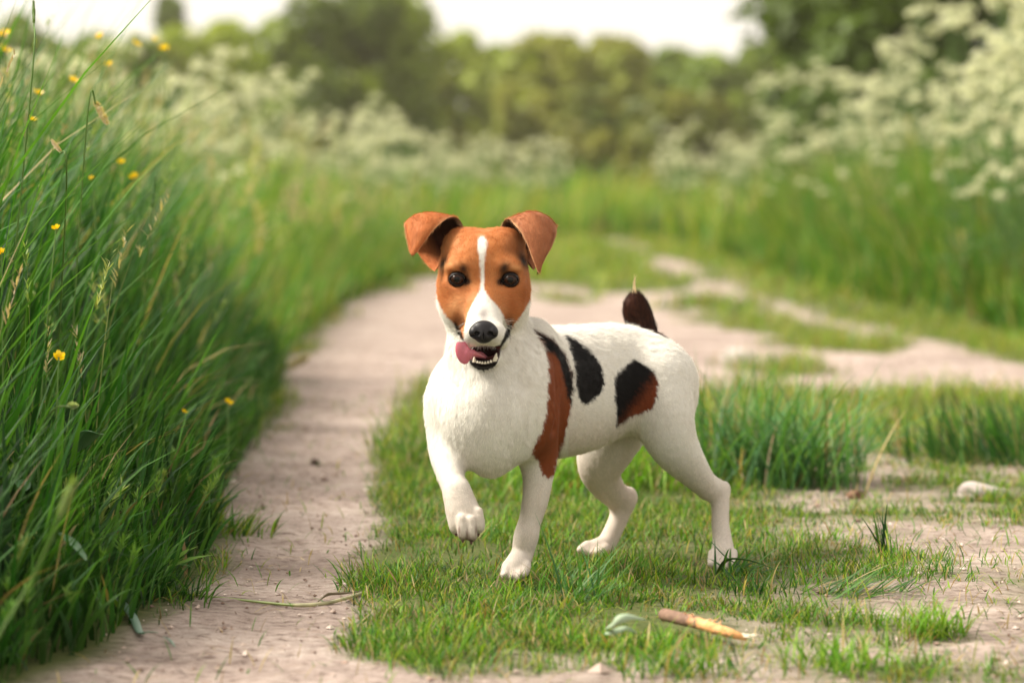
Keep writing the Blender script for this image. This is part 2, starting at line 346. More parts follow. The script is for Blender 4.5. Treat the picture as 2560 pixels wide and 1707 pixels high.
# seed heads of meadow grasses: feathery stalks
def stalks(name, n, box, poly, hfun, pal, lab, sc=1.0, keepf=None):
    x, y = scatter(n, *box, lambda a, b_: in_poly(a, b_, poly) * (1.0 if keepf is None else keepf(a, b_))); k = inview(x, y, .15); x, y = x[k], y[k]; m = len(x)
    d = -poly_sdist(x, y, poly); L = hfun(d, y) * RS.uniform(.75, 1.15, m); r = np.stack([x, y, ground_z(x, y)], 1)
    az = RS.uniform(0, 6.283, m); ln = RS.uniform(.02, .16, m); bd = RS.uniform(.05, .5, m); b = Bag()
    c = pick(m, np.array([(.14, .20, .05), (.20, .22, .08), (.09, .17, .04)])); st0 = RS.bit_generator.state
    b.add(blades(r, L, np.full(m, .0016 * sc), az, bd, c, c, 6, ln))
    # spikelets along the top part
    K = 26; t = RS.uniform(.80, 1.0, (m, K)); ang = ln[:, None] + bd[:, None] * t ** 1.3 * .55
    px_ = x[:, None] + np.cos(az)[:, None] * np.sin(ang) * L[:, None] * t; py_ = y[:, None] + np.sin(az)[:, None] * np.sin(ang) * L[:, None] * t; pz_ = r[:, 2][:, None] + np.cos(ang) * L[:, None] * t
    q = np.stack([px_, py_, pz_], -1).reshape(-1, 3); k_ = len(q); cc = np.repeat(pick(m, pal, .15), K, 0)
    b.add(blades(q, RS.uniform(.006, .016, k_) * sc, RS.uniform(.0016, .003, k_) * sc, RS.uniform(0, 6.283, k_), RS.uniform(0, .5, k_), cc, cc * 1.15, 2, RS.uniform(.2, .9, k_)))
    return tag(link(name, b.mesh(name, M_GRASS)), lab, "grass", kind="stuff")
SEED = np.array([(.42, .36, .20), (.30, .34, .12), (.38, .30, .22), (.22, .30, .10)])
stalks("grass", 900, (-1.6, .1, 2.3, 6.5), MEADOW_L, lambda d, y: .28 + np.clip((d - .08) * 1.5, 0, .42), SEED, "thin flowering grass stalks rising from the left meadow", keepf=lambda a, b_: (poly_sdist(a, b_, MEADOW_L) < -.10) * .8)
stalks("grass", 1300, (-3.6, .8, 6.5, 15), MEADOW_L, lambda d, y: .35 + np.clip(d * .8, 0, .35), SEED, "pale flowering grass on the left bank", sc=2.2)
stalks("grass", 700, (.9, 5.5, 8, 17), MEADOW_R, lambda d, y: .35 + np.clip(d * .8, 0, .35), SEED, "pale flowering grass on the right bank", sc=2.2)

stalks("grass", 420, (-.9, -.1, 2.2, 3.6), MEADOW_L, lambda d, y: .07 + np.clip(d * .5, 0, .12), np.array([(.20, .34, .08), (.14, .28, .05), (.28, .36, .12)]), "low seeding meadow grass along the foot of the left bank", sc=1.1)

# ---------------------------------------------------------------- cow parsley
M_STEM = leaf_material("parsley_stem", trans=.1, rough=.5); M_PETAL = leaf_material("white_florets", trans=.5, rough=.6, spec=.15, var=.06, tint=(1.0, 1.0, 0.9))
def tube(p0, p1, r0, r1, n=5):
    p0, p1 = np.array(p0, float), np.array(p1, float); T = p1 - p0; T /= np.linalg.norm(T) + 1e-9; a_ = np.cross(T, (.3, .9, .1)); a_ /= np.linalg.norm(a_); b_ = np.cross(T, a_)
    an = np.arange(n) * 2 * math.pi / n; ring = np.cos(an)[:, None] * a_ + np.sin(an)[:, None] * b_
    v = np.concatenate([p0 + ring * r0, p1 + ring * r1]); f = np.array([(j, (j + 1) % n, n + (j + 1) % n, n + j) for j in range(n)]); return v, f
def umbel(c, R, rs, scale=1.0, nu=11):
    """a compound umbel: rays, and on each ray a little disc of florets"""
    st_v, fl = Bag(), Bag(); top = np.array(c, float); ta, tz = rs.uniform(0, .75), rs.uniform(0, 6.283)
    ax_ = np.array((math.cos(tz), math.sin(tz), 0)); cT, sT = math.cos(ta), math.sin(ta); tilt = lambda q: q * cT + np.cross(ax_, q) * sT + ax_ * (q @ ax_) * (1 - cT)
    for i in range(nu):
        a_ = i * 2.39996; rr = R * math.sqrt((i + .5) / nu); e = top + tilt(np.array((rr * math.cos(a_), rr * math.sin(a_), R * .75 - rr * rr / R * .62 + rs.uniform(-.006, .006))))
        v, f = tube(top, e, .0005 * scale, .0004 * scale, 3); st_v.add((v, f, np.tile((.16, .26, .07), (len(v), 1))))
        nf = 9; an = rs.uniform(0, 6.283, nf); rd = rs.uniform(.1, 1, nf) ** .5 * R * .25
        cc = e + np.stack([np.cos(an) * rd, np.sin(an) * rd, rs.uniform(-.003, .005, nf)], 1); s_ = rs.uniform(.0030, .0048, nf) * scale
        tl = rs.normal(0, .8, (nf, 2)); u = np.stack([s_, np.zeros(nf), tl[:, 0] * s_], 1); w_ = np.stack([np.zeros(nf), s_, tl[:, 1] * s_], 1)
        v = np.stack([cc - u - w_, cc + u - w_, cc + u + w_, cc - u + w_], 1).reshape(-1, 3); f = np.arange(nf * 4).reshape(-1, 4)
        fl.add((v, f, np.tile(np.array((.74, .75, .54)) * rs.uniform(.88, 1.05), (len(v), 1))))
    return st_v, fl
def parsley(seed, H, nh, scale=1.0, nu=11):
    """returns the stem-and-leaf bag and the list of (position, flower-head bag)"""
    rs = np.random.default_rng(seed); S = Bag(); heads = []; green = np.array((.11, .20, .05))
    lean = rs.uniform(-.06, .06, 2); node = [np.array((lean[0] * H * t, lean[1] * H * t, H * t)) for t in (0, .3, .55, .75, 1.0)]
    for a_, b_, r_ in zip(node[:-1], node[1:], (.0042, .0036, .003, .0022)): v, f = tube(a_, b_, r_ * scale, r_ * .8 * scale, 5); S.add((v, f, np.tile(green, (len(v), 1))))
    tips = [(node[4], .038)]
    for i in range(nh - 1):
        s0 = node[1 + i % 3]; az = i * 2.4 + rs.uniform(-.5, .5); L = rs.uniform(.16, .34) * H; up = rs.uniform(.72, .92)
        mid = s0 + np.array((math.cos(az) * L * .35, math.sin(az) * L * .35, L * up * .5)); e = s0 + np.array((math.cos(az) * L * .5, math.sin(az) * L * .5, L * up * 1.15 + (.18 if i % 3 < 2 else .05) * H))
        for p, q in ((s0, mid), (mid, e)): v, f = tube(p, q, .002 * scale, .0014 * scale, 4); S.add((v, f, np.tile(green, (len(v), 1))))
        tips.append((e, rs.uniform(.022, .036)))
    for p, R in tips:
        a_, b_ = umbel(p, R, rs, scale, nu); S.add((np.concatenate(a_.v), np.concatenate(a_.f), np.concatenate(a_.c))); heads.append((p, b_))
    for i in range(7):                    # ferny leaves
        s0 = node[i % 3]; az = rs.uniform(0, 6.283); L = rs.uniform(.10, .2); k_ = 26; t = rs.uniform(.15, 1, k_); sd = rs.uniform(-1, 1, k_) * (1 - t * .75) * L * .5
        c_ = s0 + np.stack([np.cos(az) * t * L - np.sin(az) * sd, np.sin(az) * t * L + np.cos(az) * sd, t * L * .45 - t * t * L * .35], 1)
        v, f = tube(s0, s0 + np.array((math.cos(az) * L * .9, math.sin(az) * L * .9, L * .12)), .0012 * scale, .0006 * scale, 3); S.add((v, f, np.tile(green, (len(v), 1))))
        g_ = np.tile((.07, .16, .035), (k_, 1)) * rs.uniform(.7, 1.3, (k_, 1))
        S.add(blades(c_, rs.uniform(.018, .035, k_), rs.uniform(.006, .012, k_), az + np.sign(sd) * .8, rs.uniform(.2, .8, k_), g_, g_, 2, rs.uniform(.8, 1.3, k_)))
    return S, heads
PROTO = []
for i in range(6):
    S, heads = parsley(100 + i, (.86, .95, .78, .90, .82, .98)[i], (7, 9, 6, 8, 10, 8)[i])
    sm_ = raw_mesh("cow_parsley", np.concatenate(S.v), np.concatenate(S.f), M_STEM, colors=np.concatenate(S.c)); hm = []
    for p, hb in heads: hm.append((p, centred(raw_mesh("flower_head", np.concatenate(hb.v), np.concatenate(hb.f), M_PETAL, colors=np.concatenate(hb.c)), p)))
    one = raw_mesh("cow_parsley", np.concatenate(S.v + [v for _, h in heads for v in h.v]), None if False else np.concatenate([np.concatenate(S.f)] + [f_ + o_ for f_, o_ in zip([np.concatenate(h.f) for _, h in heads], np.cumsum([S.n] + [h.n for _, h in heads])[:-1])]), [M_STEM, M_PETAL],
                   colors=np.concatenate(S.c + [c_ for _, h in heads for c_ in h.c]), midx=np.concatenate([np.zeros(sum(len(f) for f in S.f), int)] + [np.ones(sum(len(f) for f in h.f), int) for _, h in heads]))
    PROTO.append((sm_, hm, one))
def put_parsley(x, y, i, sc, rz, label, group, parts):
    sm_, hm, one = PROTO[i]
    o = link("cow_parsley", sm_ if parts else one); o.location = (x, y, float(ground_z(np.array([x]), np.array([y]))[0])); o.rotation_euler = (0, 0, rz); o.scale = (sc, sc, sc)
    tag(o, label, "wildflower", group)
    if parts:
        for p, h in hm: c_ = link("flower_head", h, o); c_.location = p
    return o
rp = random.Random(5)
def drift(n, box, poly, parts, label, group, dmin, hs=(.8, 1.1), minsep=.09, keep=None, dsplit=None):
    pts = []; tries = 0
    while len(pts) < n and tries < n * 60:
        tries += 1; x, y = rp.uniform(*box[:2]), rp.uniform(*box[2:])
        if abs(x) > y * .185 + .15: continue
        X_, Y_ = np.array([x]), np.array([y]); sd = poly_sdist(X_, Y_, poly)[0]
        if sd > -dmin: continue
        if keep is not None and not keep(x, y): continue
        if any((x - a_) ** 2 + (y - b_) ** 2 < minsep ** 2 for a_, b_ in pts): continue
        pts.append((x, y)); pxx = CX + x / y * FPX
        if x < 0: where = "behind the tall grass at the left edge" if pxx < 420 else "between the left grass and the tallest dark tree" if pxx < 700 else "in front of the tallest dark tree" if pxx < 1020 else "just left above the dog's head"
        else: where = "near the bend of the tracks" if pxx < 1780 else "in front of the dark bush" if pxx < 2150 else "in front of the big dark tree" if pxx < 2400 else "at the right edge of the picture"
        lab_ = label + (", nearer row, " if y < (dsplit or 0) else ", " if dsplit is None else ", rear row, ") + where
        sc = rp.uniform(*hs) * (min(1.0, .55 + (-sd) * .9))
        put_parsley(x, y, rp.randrange(6), sc, rp.uniform(0, 6.28), lab_, group, parts)
drift(18, (1.2, 2.4, 7.2, 10.2), MEADOW_R, True, "tall white cow parsley", "tall cow parsley at the right edge", .16, (1.25, 1.55), .13, keep=lambda x, y: x > .118 * y)
drift(26, (1.1, 2.4, 6.9, 9.5), MEADOW_R, True, "short white cow parsley low on the bank", "short cow parsley low on the right bank", .02, (1.15, 1.5), .10, keep=lambda x, y: x > .10 * y and poly_sdist(np.array([x]), np.array([y]), MEADOW_R)[0] > -.32)
drift(14, (1.0, 2.6, 8.6, 11.5), MEADOW_R, True, "mid-height white cow parsley", "cow parsley in the middle of the right bank", .12, (.98, 1.2), .13, keep=lambda x, y: x < .122 * y)
drift(40, (1.0, 4.6, 11, 19), MEADOW_R, False, "blurred cow parsley", "cow parsley farther along the right bank", .12, (.95, 1.2), .12, dsplit=14.5)
drift(20, (-2.2, .3, 6.3, 10.5), MEADOW_L, False, "nearest creamy cow parsley", "cow parsley in the left meadow", .30, (.62, .9), .12)
drift(78, (-3.6, 1.2, 10.5, 20), MEADOW_L, False, "pale massed cow parsley", "cow parsley massed on the left bank", .15, (.8, 1.08), .14, dsplit=14.5)
# the far drifts read as one mass
S = Bag(); F_ = Bag(); far = []
protos = [parsley(200 + i, .85, 6, 2.6, 6) for i in range(3)]
tries = 0
while len(far) < 400 and tries < 40000:
    tries += 1; y = 19 + 26 * rp.random() ** 1.1; x = rp.uniform(-.19, .19) * y; X_, Y_ = np.array([x]), np.array([y])
    if .018 * y < x < .052 * y and rp.random() < .85: continue
    if y < 27 and not (in_poly(X_, Y_, MEADOW_L)[0] or in_poly(X_, Y_, MEADOW_R)[0]): continue
    
    far.append((x, y))
for x, y in far:
    A_, hd = protos[rp.randrange(3)]; a_ = rp.uniform(0, 6.28); sc = rp.uniform(.7, 1.05); R = np.array(((math.cos(a_), -math.sin(a_), 0), (math.sin(a_), math.cos(a_), 0), (0, 0, 1))) * sc
    S.add((np.concatenate(A_.v) @ R.T + (x, y, 0), np.concatenate(A_.f), np.concatenate(A_.c)))
    for _, h in hd: F_.add((np.concatenate(h.v) @ R.T + (x, y, 0), np.concatenate(h.f), np.concatenate(h.c)))
nS = sum(len(f) for f in S.f); nF = sum(len(f) for f in F_.f)
tag(link("wildflowers", raw_mesh("wildflowers", np.concatenate(S.v + F_.v), np.concatenate(S.f + [f + S.n for f in F_.f]), [M_STEM, M_PETAL], colors=np.concatenate(S.c + F_.c), midx=np.concatenate([np.zeros(nS, int), np.ones(nF, int)]))),
    "far drift of cow parsley blurred into a creamy band", "wildflowers", kind="stuff")

# ---------------------------------------------------------------- trees and bushes
M_LEAF = leaf_material("tree_leaves", trans=.30, rough=.5, spec=.3, var=.3)
def bark():
    N = Nodes("bark"); tc = N.n('TexCoord'); nz = N.n('TexNoise', i_Scale=14.0, i_Detail=5.0); mp = N.n('Mapping'); mp.inputs['Scale'].default_value = (1, 1, .2); N.l(tc.outputs['Object'], mp.inputs[0]); N.l(mp.outputs[0], nz.inputs['Vector'])
    r = ramp(N.n('ValToRGB'), [(.35, (.05, .035, .022)), (.65, (.17, .13, .09))]); N.l(nz.outputs[0], r.inputs[0]); pb = N.n('BsdfPrincipled', i_Roughness=.9); N.l(r.outputs[0], pb.inputs['Base Color'])
    b = N.n('Bump', i_Strength=.7, i_Distance=.02); N.l(nz.outputs[0], b.inputs['Height']); N.l(b.outputs[0], pb.inputs['Normal']); o = N.n('OutputMaterial'); N.l(pb.outputs[0], o.inputs[0]); return N.m
M_BARK = bark()
def tree(px, top, wpx, d, colA, colB, label, group, seed, nleaf=5200, leaf=.10, base_z=.5, shape='round', name="tree"):
    rs = np.random.default_rng(seed); u = d / FPX; x0 = (px - CX) * u; H = (CAMH + (HY - top) * u) * .985; W = wpx * u / 2
    root = bpy.data.objects.new(name, None); COL.objects.link(root); root.location = (x0, d, 0); tag(root, label, "bush" if "bush" in name else "tree", group)
    # limbs
    T = Bag(); tips = []
    nl = 13; trunk_top = np.array((rs.normal(0, .08) * W, rs.normal(0, .08) * W, H * .55)); r0 = .035 * H
    v, f = tube((0, 0, -.05), trunk_top * .5, r0, r0 * .75, 8); T.add((v, f, v * 0)); v, f = tube(trunk_top * .5, trunk_top, r0 * .75, r0 * .45, 8); T.add((v, f, v * 0))
    for i in range(nl):
        t = rs.uniform(.25, 1.0); s0 = trunk_top * t; az = i * 2.4; el = rs.uniform(.25, 1.1); L = (W * .95 if shape == 'round' else W * (1.2 - t)) * rs.uniform(.6, 1.0)
        e = s0 + np.array((math.cos(az) * math.cos(el) * L, math.sin(az) * math.cos(el) * L, math.sin(el) * L * .9)); e[2] = min(e[2], H * .9)
        v, f = tube(s0, e, r0 * .35, r0 * .12, 6); T.add((v, f, v * 0)); tips.append(e)
    link("trunk", raw_mesh("trunk", np.concatenate(T.v), np.concatenate(T.f), M_BARK), root)
    # crown: uneven clumps of leaves
    nc = 60; cl = []
    for i in range(nc):
        if shape == 'cone':
            z = rs.uniform(.08, 1) ** .8; rad = (1 - z) * W * 1.3 + .06 * W; a_ = rs.uniform(0, 6.283); rr = rad * math.sqrt(rs.uniform(.2, 1)); c_ = np.array((math.cos(a_) * rr, math.sin(a_) * rr, z * H * .97)); R = W * .22 * (1.25 - z)
        else:
            a_ = rs.uniform(0, 6.283); z = rs.uniform(-1, 1); rr = math.sqrt(max(1 - z * z, 0)) ** .8 * rs.uniform(.12, 1) ** .4
            hz = (H - base_z) / 2; c_ = np.array((math.cos(a_) * rr * W * .84, math.sin(a_) * rr * W * .84, base_z + hz + z * hz * .86)); R = min(W, hz) * rs.uniform(.22, .40)
        cl.append((c_, R, rs.uniform(0, 1)))
    k = rs.integers(0, nc, nleaf); C = np.array([c_[0] for c_ in cl])[k]; Rr = np.array([c_[1] for c_ in cl])[k]; mixv = np.array([c_[2] for c_ in cl])[k]
    dirs = rs.normal(0, 1, (nleaf, 3)); dirs /= np.linalg.norm(dirs, axis=1)[:, None]; p = C + dirs * (Rr * rs.uniform(.3, 1.08, nleaf) ** .6)[:, None]
    p[:, 2] = np.clip(p[:, 2], .05, H * 1.02)
    nrm = dirs + rs.normal(0, .55, (nleaf, 3)) + (0, 0, .4); nrm /= np.linalg.norm(nrm, axis=1)[:, None]
    ta = np.cross(nrm, rs.normal(0, 1, (nleaf, 3))); ta /= np.linalg.norm(ta, axis=1)[:, None]; tb = np.cross(nrm, ta); s_ = (leaf * rs.uniform(.6, 1.3, nleaf))[:, None]
    v = np.stack([p - ta * s_, p - tb * s_ * .55, p + ta * s_, p + tb * s_ * .55], 1).reshape(-1, 3); f = np.arange(nleaf * 4).reshape(-1, 4)
    mixv = np.clip(mixv + rs.normal(0, .15, nleaf), 0, 1)[:, None]; c_ = np.array(colA) * (1 - mixv) + np.array(colB) * mixv
    link("crown", raw_mesh("crown", v, f, M_LEAF, smooth=False, colors=np.repeat(c_, 4, 0)), root)
    return root
OL1, OL2, BRN, YEL, DRK = (.110, .180, .016), (.230, .300, .026), (.240, .245, .032), (.34, .40, .03), (.070, .110, .014)
G_T = "trees beyond the meadow"
TREES = [
    (40, 30, 330, 62, OL1, OL2, "dark green bush at the left edge behind the tall grass", 'round'), (225, 80, 300, 66, OL1, OL2, "low rounded bush beyond the left meadow under the open sky", 'round'),
    (425, -20, 430, 84, DRK, OL1, "pointed dark conifer tip standing behind the bushes at the left", 'cone'), (515, 22, 330, 58, OL2, YEL, "bright yellow-green tree in front of the conifer", 'round'),
    (640, 120, 200, 60, OL1, OL2, "low dark bush filling the dip between the two big left trees", 'round'), (350, 96, 290, 55, OL1, BRN, "dull green bush between the low bush and the yellow-green tree", 'round'),
    (865, -64, 500, 52, DRK, OL2, "tallest dark tree rising out of the frame left of the dog's head", 'round'), (975, 25, 200, 55, OL1, OL2, "right-hand lobe tree leaning against the tallest dark tree", 'round'),
    (1140, 72, 210, 70, OL2, YEL, "light green tree behind the gap right of the tallest tree", 'round'), (1060, 140, 200, 58, OL1, BRN, "shadowy brown-green bush at the foot of the light green tree", 'round'),
    (1250, 105, 170, 74, OL2, OL1, "narrow green tree just left of the rounded brownish tree", 'round'), (1385, 82, 300, 60, BRN, OL2, "rounded brownish tree at the middle of the horizon", 'round'),
    (1530, 92, 260, 62, BRN, OL2, "olive tree right of the rounded brownish tree", 'round'), (1680, 112, 220, 68, OL1, OL2, "small green tree right of the olive tree", 'round'),
    (1810, 118, 220, 64, OL1, OL2, "low green tree in front of the right end of the tree line", 'round'), (1900, 92, 160, 70, OL1, OL2, "green tree top touching the big dark tree at the right", 'round'),
    (1450, 230, 420, 52, BRN, DRK, "brown shadowy thicket at the foot of the middle trees", 'round'), (1700, 240, 380, 50, DRK, BRN, "dark thicket where the two meadow banks meet", 'round')]
for i, (px, top, wpx, d, ca, cb, lab, shp) in enumerate(TREES):
    tree(px, top, wpx, d, ca, cb, lab, G_T, 300 + i, leaf=.16 * d / 60, base_z=.1, shape=shp, nleaf=11000 if wpx > 280 else 8000)
tree(2330, -330, 900, 24, DRK, OL1, "big dark tree overhanging the right bank at the right edge", None, 351, nleaf=26000, leaf=.075, base_z=.3)
tree(2080, -60, 330, 27, DRK, OL1, "dark bush joined to the left flank of the big right-hand tree", None, 352, nleaf=14000, leaf=.07, base_z=.1, name="bush")
# ================================================================ the dog
class Field:
    """signed distance field on a box, polygonised by surface nets"""
    def __init__(s, lo, hi, h):
        s.lo = np.array(lo, float); s.h = h
        s.n = np.ceil((np.array(hi) - s.lo) / h).astype(int) + 1
        s.ax = [s.lo[i] + h * np.arange(s.n[i]) for i in range(3)]
        s.f = np.full(s.n, 0.06, dtype=np.float32)
    def box(s, lo, hi):
        sl = []
        for i in range(3):
            a = int(np.clip(math.floor((lo[i] - s.lo[i]) / s.h), 0, s.n[i] - 1)); b = int(np.clip(math.ceil((hi[i] - s.lo[i]) / s.h) + 1, a + 1, s.n[i]))
            sl.append(slice(a, b))
        X = s.ax[0][sl[0]][:, None, None].astype(np.float32); Y = s.ax[1][sl[1]][None, :, None].astype(np.float32); Z = s.ax[2][sl[2]][None, None, :].astype(np.float32)
        return tuple(sl), X, Y, Z
    def merge(s, sl, d, k, op):
        a = s.f[sl]
        if op == 'u':
            if k > 0:
                h = np.clip(0.5 + 0.5 * (a - d) / k, 0, 1); s.f[sl] = a * (1 - h) + d * h - k * h * (1 - h)
            else: s.f[sl] = np.minimum(a, d)
        else:
            if k > 0:
                h = np.clip(0.5 - 0.5 * (a + d) / k, 0, 1); s.f[sl] = a * (1 - h) - d * h + k * h * (1 - h)
            else: s.f[sl] = np.maximum(a, -d)
    def ell(s, c, r, k=0.01, op='u', rot=None):
        c = np.array(c, float); r = np.array(r, float); m = r.max() + 0.03
        sl, X, Y, Z = s.box(c - m, c + m)
        x, y, z = X - c[0], Y - c[1], Z - c[2]
        if rot is not None:
            R = np.array(rot)      # rows are the local axes
            x, y, z = (R[0][0] * x + R[0][1] * y + R[0][2] * z, R[1][0] * x + R[1][1] * y + R[1][2] * z, R[2][0] * x + R[2][1] * y + R[2][2] * z)
        k0 = np.sqrt((x / r[0]) ** 2 + (y / r[1]) ** 2 + (z / r[2]) ** 2)
        k1 = np.sqrt((x / r[0] ** 2) ** 2 + (y / r[1] ** 2) ** 2 + (z / r[2] ** 2) ** 2) + 1e-6
        s.merge(sl, k0 * (k0 - 1) / k1, k, op)
    def sweep(s, st, k=0.01, op='u'):
        """stations: (center, r_lateral, r_up, lateral axis or None)"""
        P_ = [np.array(a[0], float) for a in st]
        dens = []                                     # refine with Catmull-Rom
        n = len(st)
        def cr(a, b, c, d, t): return 0.5 * (2 * b + (c - a) * t + (2 * a - 5 * b + 4 * c - d) * t * t + (3 * b - a - 3 * c + d) * t ** 3)
        vec = [np.concatenate([P_[i], [st[i][1], st[i][2]], np.array(st[i][3] if len(st[i]) > 3 and st[i][3] is not None else (1, 0, 0), float)]) for i in range(n)]
        for i in range(n - 1):
            for j in range(4):
                dens.append(cr(vec[max(i - 1, 0)], vec[i], vec[i + 1], vec[min(i + 2, n - 1)], j / 4))
        dens.append(vec[-1])
        A = np.array(dens); m = max(A[:, 3].max(), A[:, 4].max()) + 0.03
        sl, X, Y, Z = s.box(A[:, :3].min(0) - m, A[:, :3].max(0) + m)
        best = None
        for i in range(len(A) - 1):
            a, b = A[i], A[i + 1]; e = b[:3] - a[:3]; L2 = e @ e + 1e-12
            t = np.clip(((X - a[0]) * e[0] + (Y - a[1]) * e[1] + (Z - a[2]) * e[2]) / L2, 0, 1)
            qx, qy, qz = X - a[0] - t * e[0], Y - a[1] - t * e[1], Z - a[2] - t * e[2]
            lat = (a[5:8] + b[5:8]) / 2; T = e / math.sqrt(L2); lat = lat - T * (lat @ T); lat /= np.linalg.norm(lat) + 1e-9
            up = np.cross(T, lat)
            rl = a[3] + (b[3] - a[3]) * t; ru = a[4] + (b[4] - a[4]) * t
            u = qx * lat[0] + qy * lat[1] + qz * lat[2]; v = qx * up[0] + qy * up[1] + qz * up[2]; w_ = qx * T[0] + qy * T[1] + qz * T[2]
            rm = np.minimum(rl, ru)
            g = np.sqrt((u / rl) ** 2 + (v / ru) ** 2 + (w_ / rm) ** 2)
            g1 = np.sqrt((u / rl ** 2) ** 2 + (v / ru ** 2) ** 2 + (w_ / rm ** 2) ** 2) + 1e-6
            d = g * (g - 1) / g1
            best = d if best is None else np.minimum(best, d)
        s.merge(sl, best.astype(np.float32), k, op)
    def mesh(s, smooth=0):
        f = s.f; ins = f < 0
        n = s.n; c = ins[:-1, :-1, :-1].astype(np.int8)
        tot = np.zeros([n[0] - 1, n[1] - 1, n[2] - 1], dtype=np.int8)
        for dx in (0, 1):
            for dy in (0, 1):
                for dz in (0, 1):
                    tot += ins[dx:n[0] - 1 + dx, dy:n[1] - 1 + dy, dz:n[2] - 1 + dz]
        act = (tot > 0) & (tot < 8)
        ci = np.argwhere(act); idx = np.full(act.shape, -1, dtype=np.int32); idx[act] = np.arange(len(ci))
        acc = np.zeros((len(ci), 3)); cnt = np.zeros(len(ci))
        corners = [(0, 0, 0), (1, 0, 0), (0, 1, 0), (1, 1, 0), (0, 0, 1), (1, 0, 1), (0, 1, 1), (1, 1, 1)]
        edges = [(0, 1), (2, 3), (4, 5), (6, 7), (0, 2), (1, 3), (4, 6), (5, 7), (0, 4), (1, 5), (2, 6), (3, 7)]
        val = [f[ci[:, 0] + a, ci[:, 1] + b, ci[:, 2] + c_] for a, b, c_ in corners]
        for a, b in edges:
            va, vb = val[a], val[b]; m = (va < 0) != (vb < 0)
            t = np.where(m, va / np.where(m, va - vb, 1), 0)[:, None]
            pa = np.array(corners[a], float); pb = np.array(corners[b], float)
            acc += np.where(m[:, None], pa + (pb - pa) * t, 0); cnt += m
        V = (ci + acc / cnt[:, None]) * s.h + s.lo
        Q = []
        for axis in range(3):
            o = [(1, 0, 0), (0, 1, 0), (0, 0, 1)][axis]; u = (axis + 1) % 3; v = (axis + 2) % 3
            A = ins[:n[0] - o[0], :n[1] - o[1], :n[2] - o[2]]; B = ins[o[0]:, o[1]:, o[2]:]
            for sign in (0, 1):
                e = np.argwhere((A & ~B) if sign == 0 else (~A & B))
                e = e[(e[:, u] > 0) & (e[:, v] > 0) & (e[:, u] < n[u] - 1) & (e[:, v] < n[v] - 1)]
                du = np.zeros(3, int); du[u] = 1; dv = np.zeros(3, int); dv[v] = 1
                q = [idx[tuple((e - d).T)] for d in (du * 0, du, du + dv, dv)]
                q = np.stack(q, 1)
                Q.append(q if sign == 0 else q[:, ::-1])
        Q = np.concatenate(Q); Q = Q[(Q >= 0).all(1)]
        for _ in range(smooth):
            S = np.zeros_like(V); N_ = np.zeros(len(V))
            for a in range(4):
                b = (a + 1) % 4
                for p, q in ((a, b), (b, a)):
                    for k_ in range(3): S[:, k_] += np.bincount(Q[:, p], V[Q[:, q], k_], len(V))
                    N_ += np.bincount(Q[:, p], minlength=len(V))
            V = V * 0.5 + 0.5 * S / N_[:, None]
        return V, Q

def normals(V, Q):
    n = np.cross(V[Q[:, 2]] - V[Q[:, 0]], V[Q[:, 3]] - V[Q[:, 1]]); N_ = np.zeros_like(V)
    for a in range(4):
        for k_ in range(3): N_[:, k_] += np.bincount(Q[:, a], n[:, k_], len(V))
    return N_ / (np.linalg.norm(N_, axis=1)[:, None] + 1e-12)

def R_(rp, d): return rp / FPX * d
def st(px, py, d, rl, ru=None, lat=None):
    """sweep station, radii in photo pixels at its distance"""
    ru = rl if ru is None else ru
    return (P(px, py, d), R_(rl, d), R_(ru, d), lat)
LF = (0.97, -0.25, 0)        # lateral axis at the shoulders
LM = (0.72, -0.69, 0)        # at the ribs
LB = (0.66, -0.75, 0)        # at the pelvis

B = Field((-0.115, 2.955, -0.03), (0.275, 3.46, 0.40), 0.0019)
# torso
B.sweep([st(1206, 1020, 3.085, 96, 92, LF), st(1231, 997, 3.125, 119, 156, LF), st(1330, 985, 3.185, 132, 166, LM), st(1430, 976, 3.24, 122, 161, LM),
         st(1530, 950, 3.285, 104, 142, LB), st(1608, 935, 3.315, 102, 112, LB), st(1650, 950, 3.335, 84, 84, LB)], k=0.012)
# forechest keel and withers
B.ell(P(1208, 1060, 3.07), (0.040, 0.032, 0.046), k=0.03)
B.sweep([st(1205, 1000, 3.046, 16), st(1210, 1090, 3.048, 17), st(1222, 1160, 3.075, 15)], k=0.014)
# neck
B.sweep([st(1236, 955, 3.125, 117, 105, LF), st(1221, 875, 3.118, 99, 95, LF), st(1216, 790, 3.118, 96, 90, LF), st(1210, 720, 3.12, 94, 88, LF)], k=0.018)
B.ell(P(1206, 900, 3.085), (0.034, 0.028, 0.05), k=0.03)
# shoulders
B.ell(P(1122, 1003, 3.112), (0.0250, 0.036, 0.043), k=0.018)
B.ell(P(1232, 1108, 3.085), (0.027, 0.032, 0.0345), k=0.022)
B.ell(P(1318, 1010, 3.095), (0.032, 0.034, 0.055), k=0.03)
B.ell(P(1345, 900, 3.14), (0.024, 0.034, 0.044), k=0.03)
# muscle and bone under the coat
B.sweep([st(1290, 1000, 3.062, 24), st(1282, 1060, 3.058, 26), st(1290, 1120, 3.075, 22)], k=0.012)
B.sweep([st(1135, 1010, 3.075, 22), st(1142, 1060, 3.066, 24), st(1160, 1105, 3.07, 18)], k=0.012)
B.sweep([st(1165, 860, 3.085, 14), st(1180, 930, 3.072, 15), st(1196, 990, 3.062, 12)], k=0.010)
B.sweep([st(1262, 850, 3.082, 14), st(1240, 930, 3.070, 15), st(1216, 990, 3.060, 12)], k=0.010)
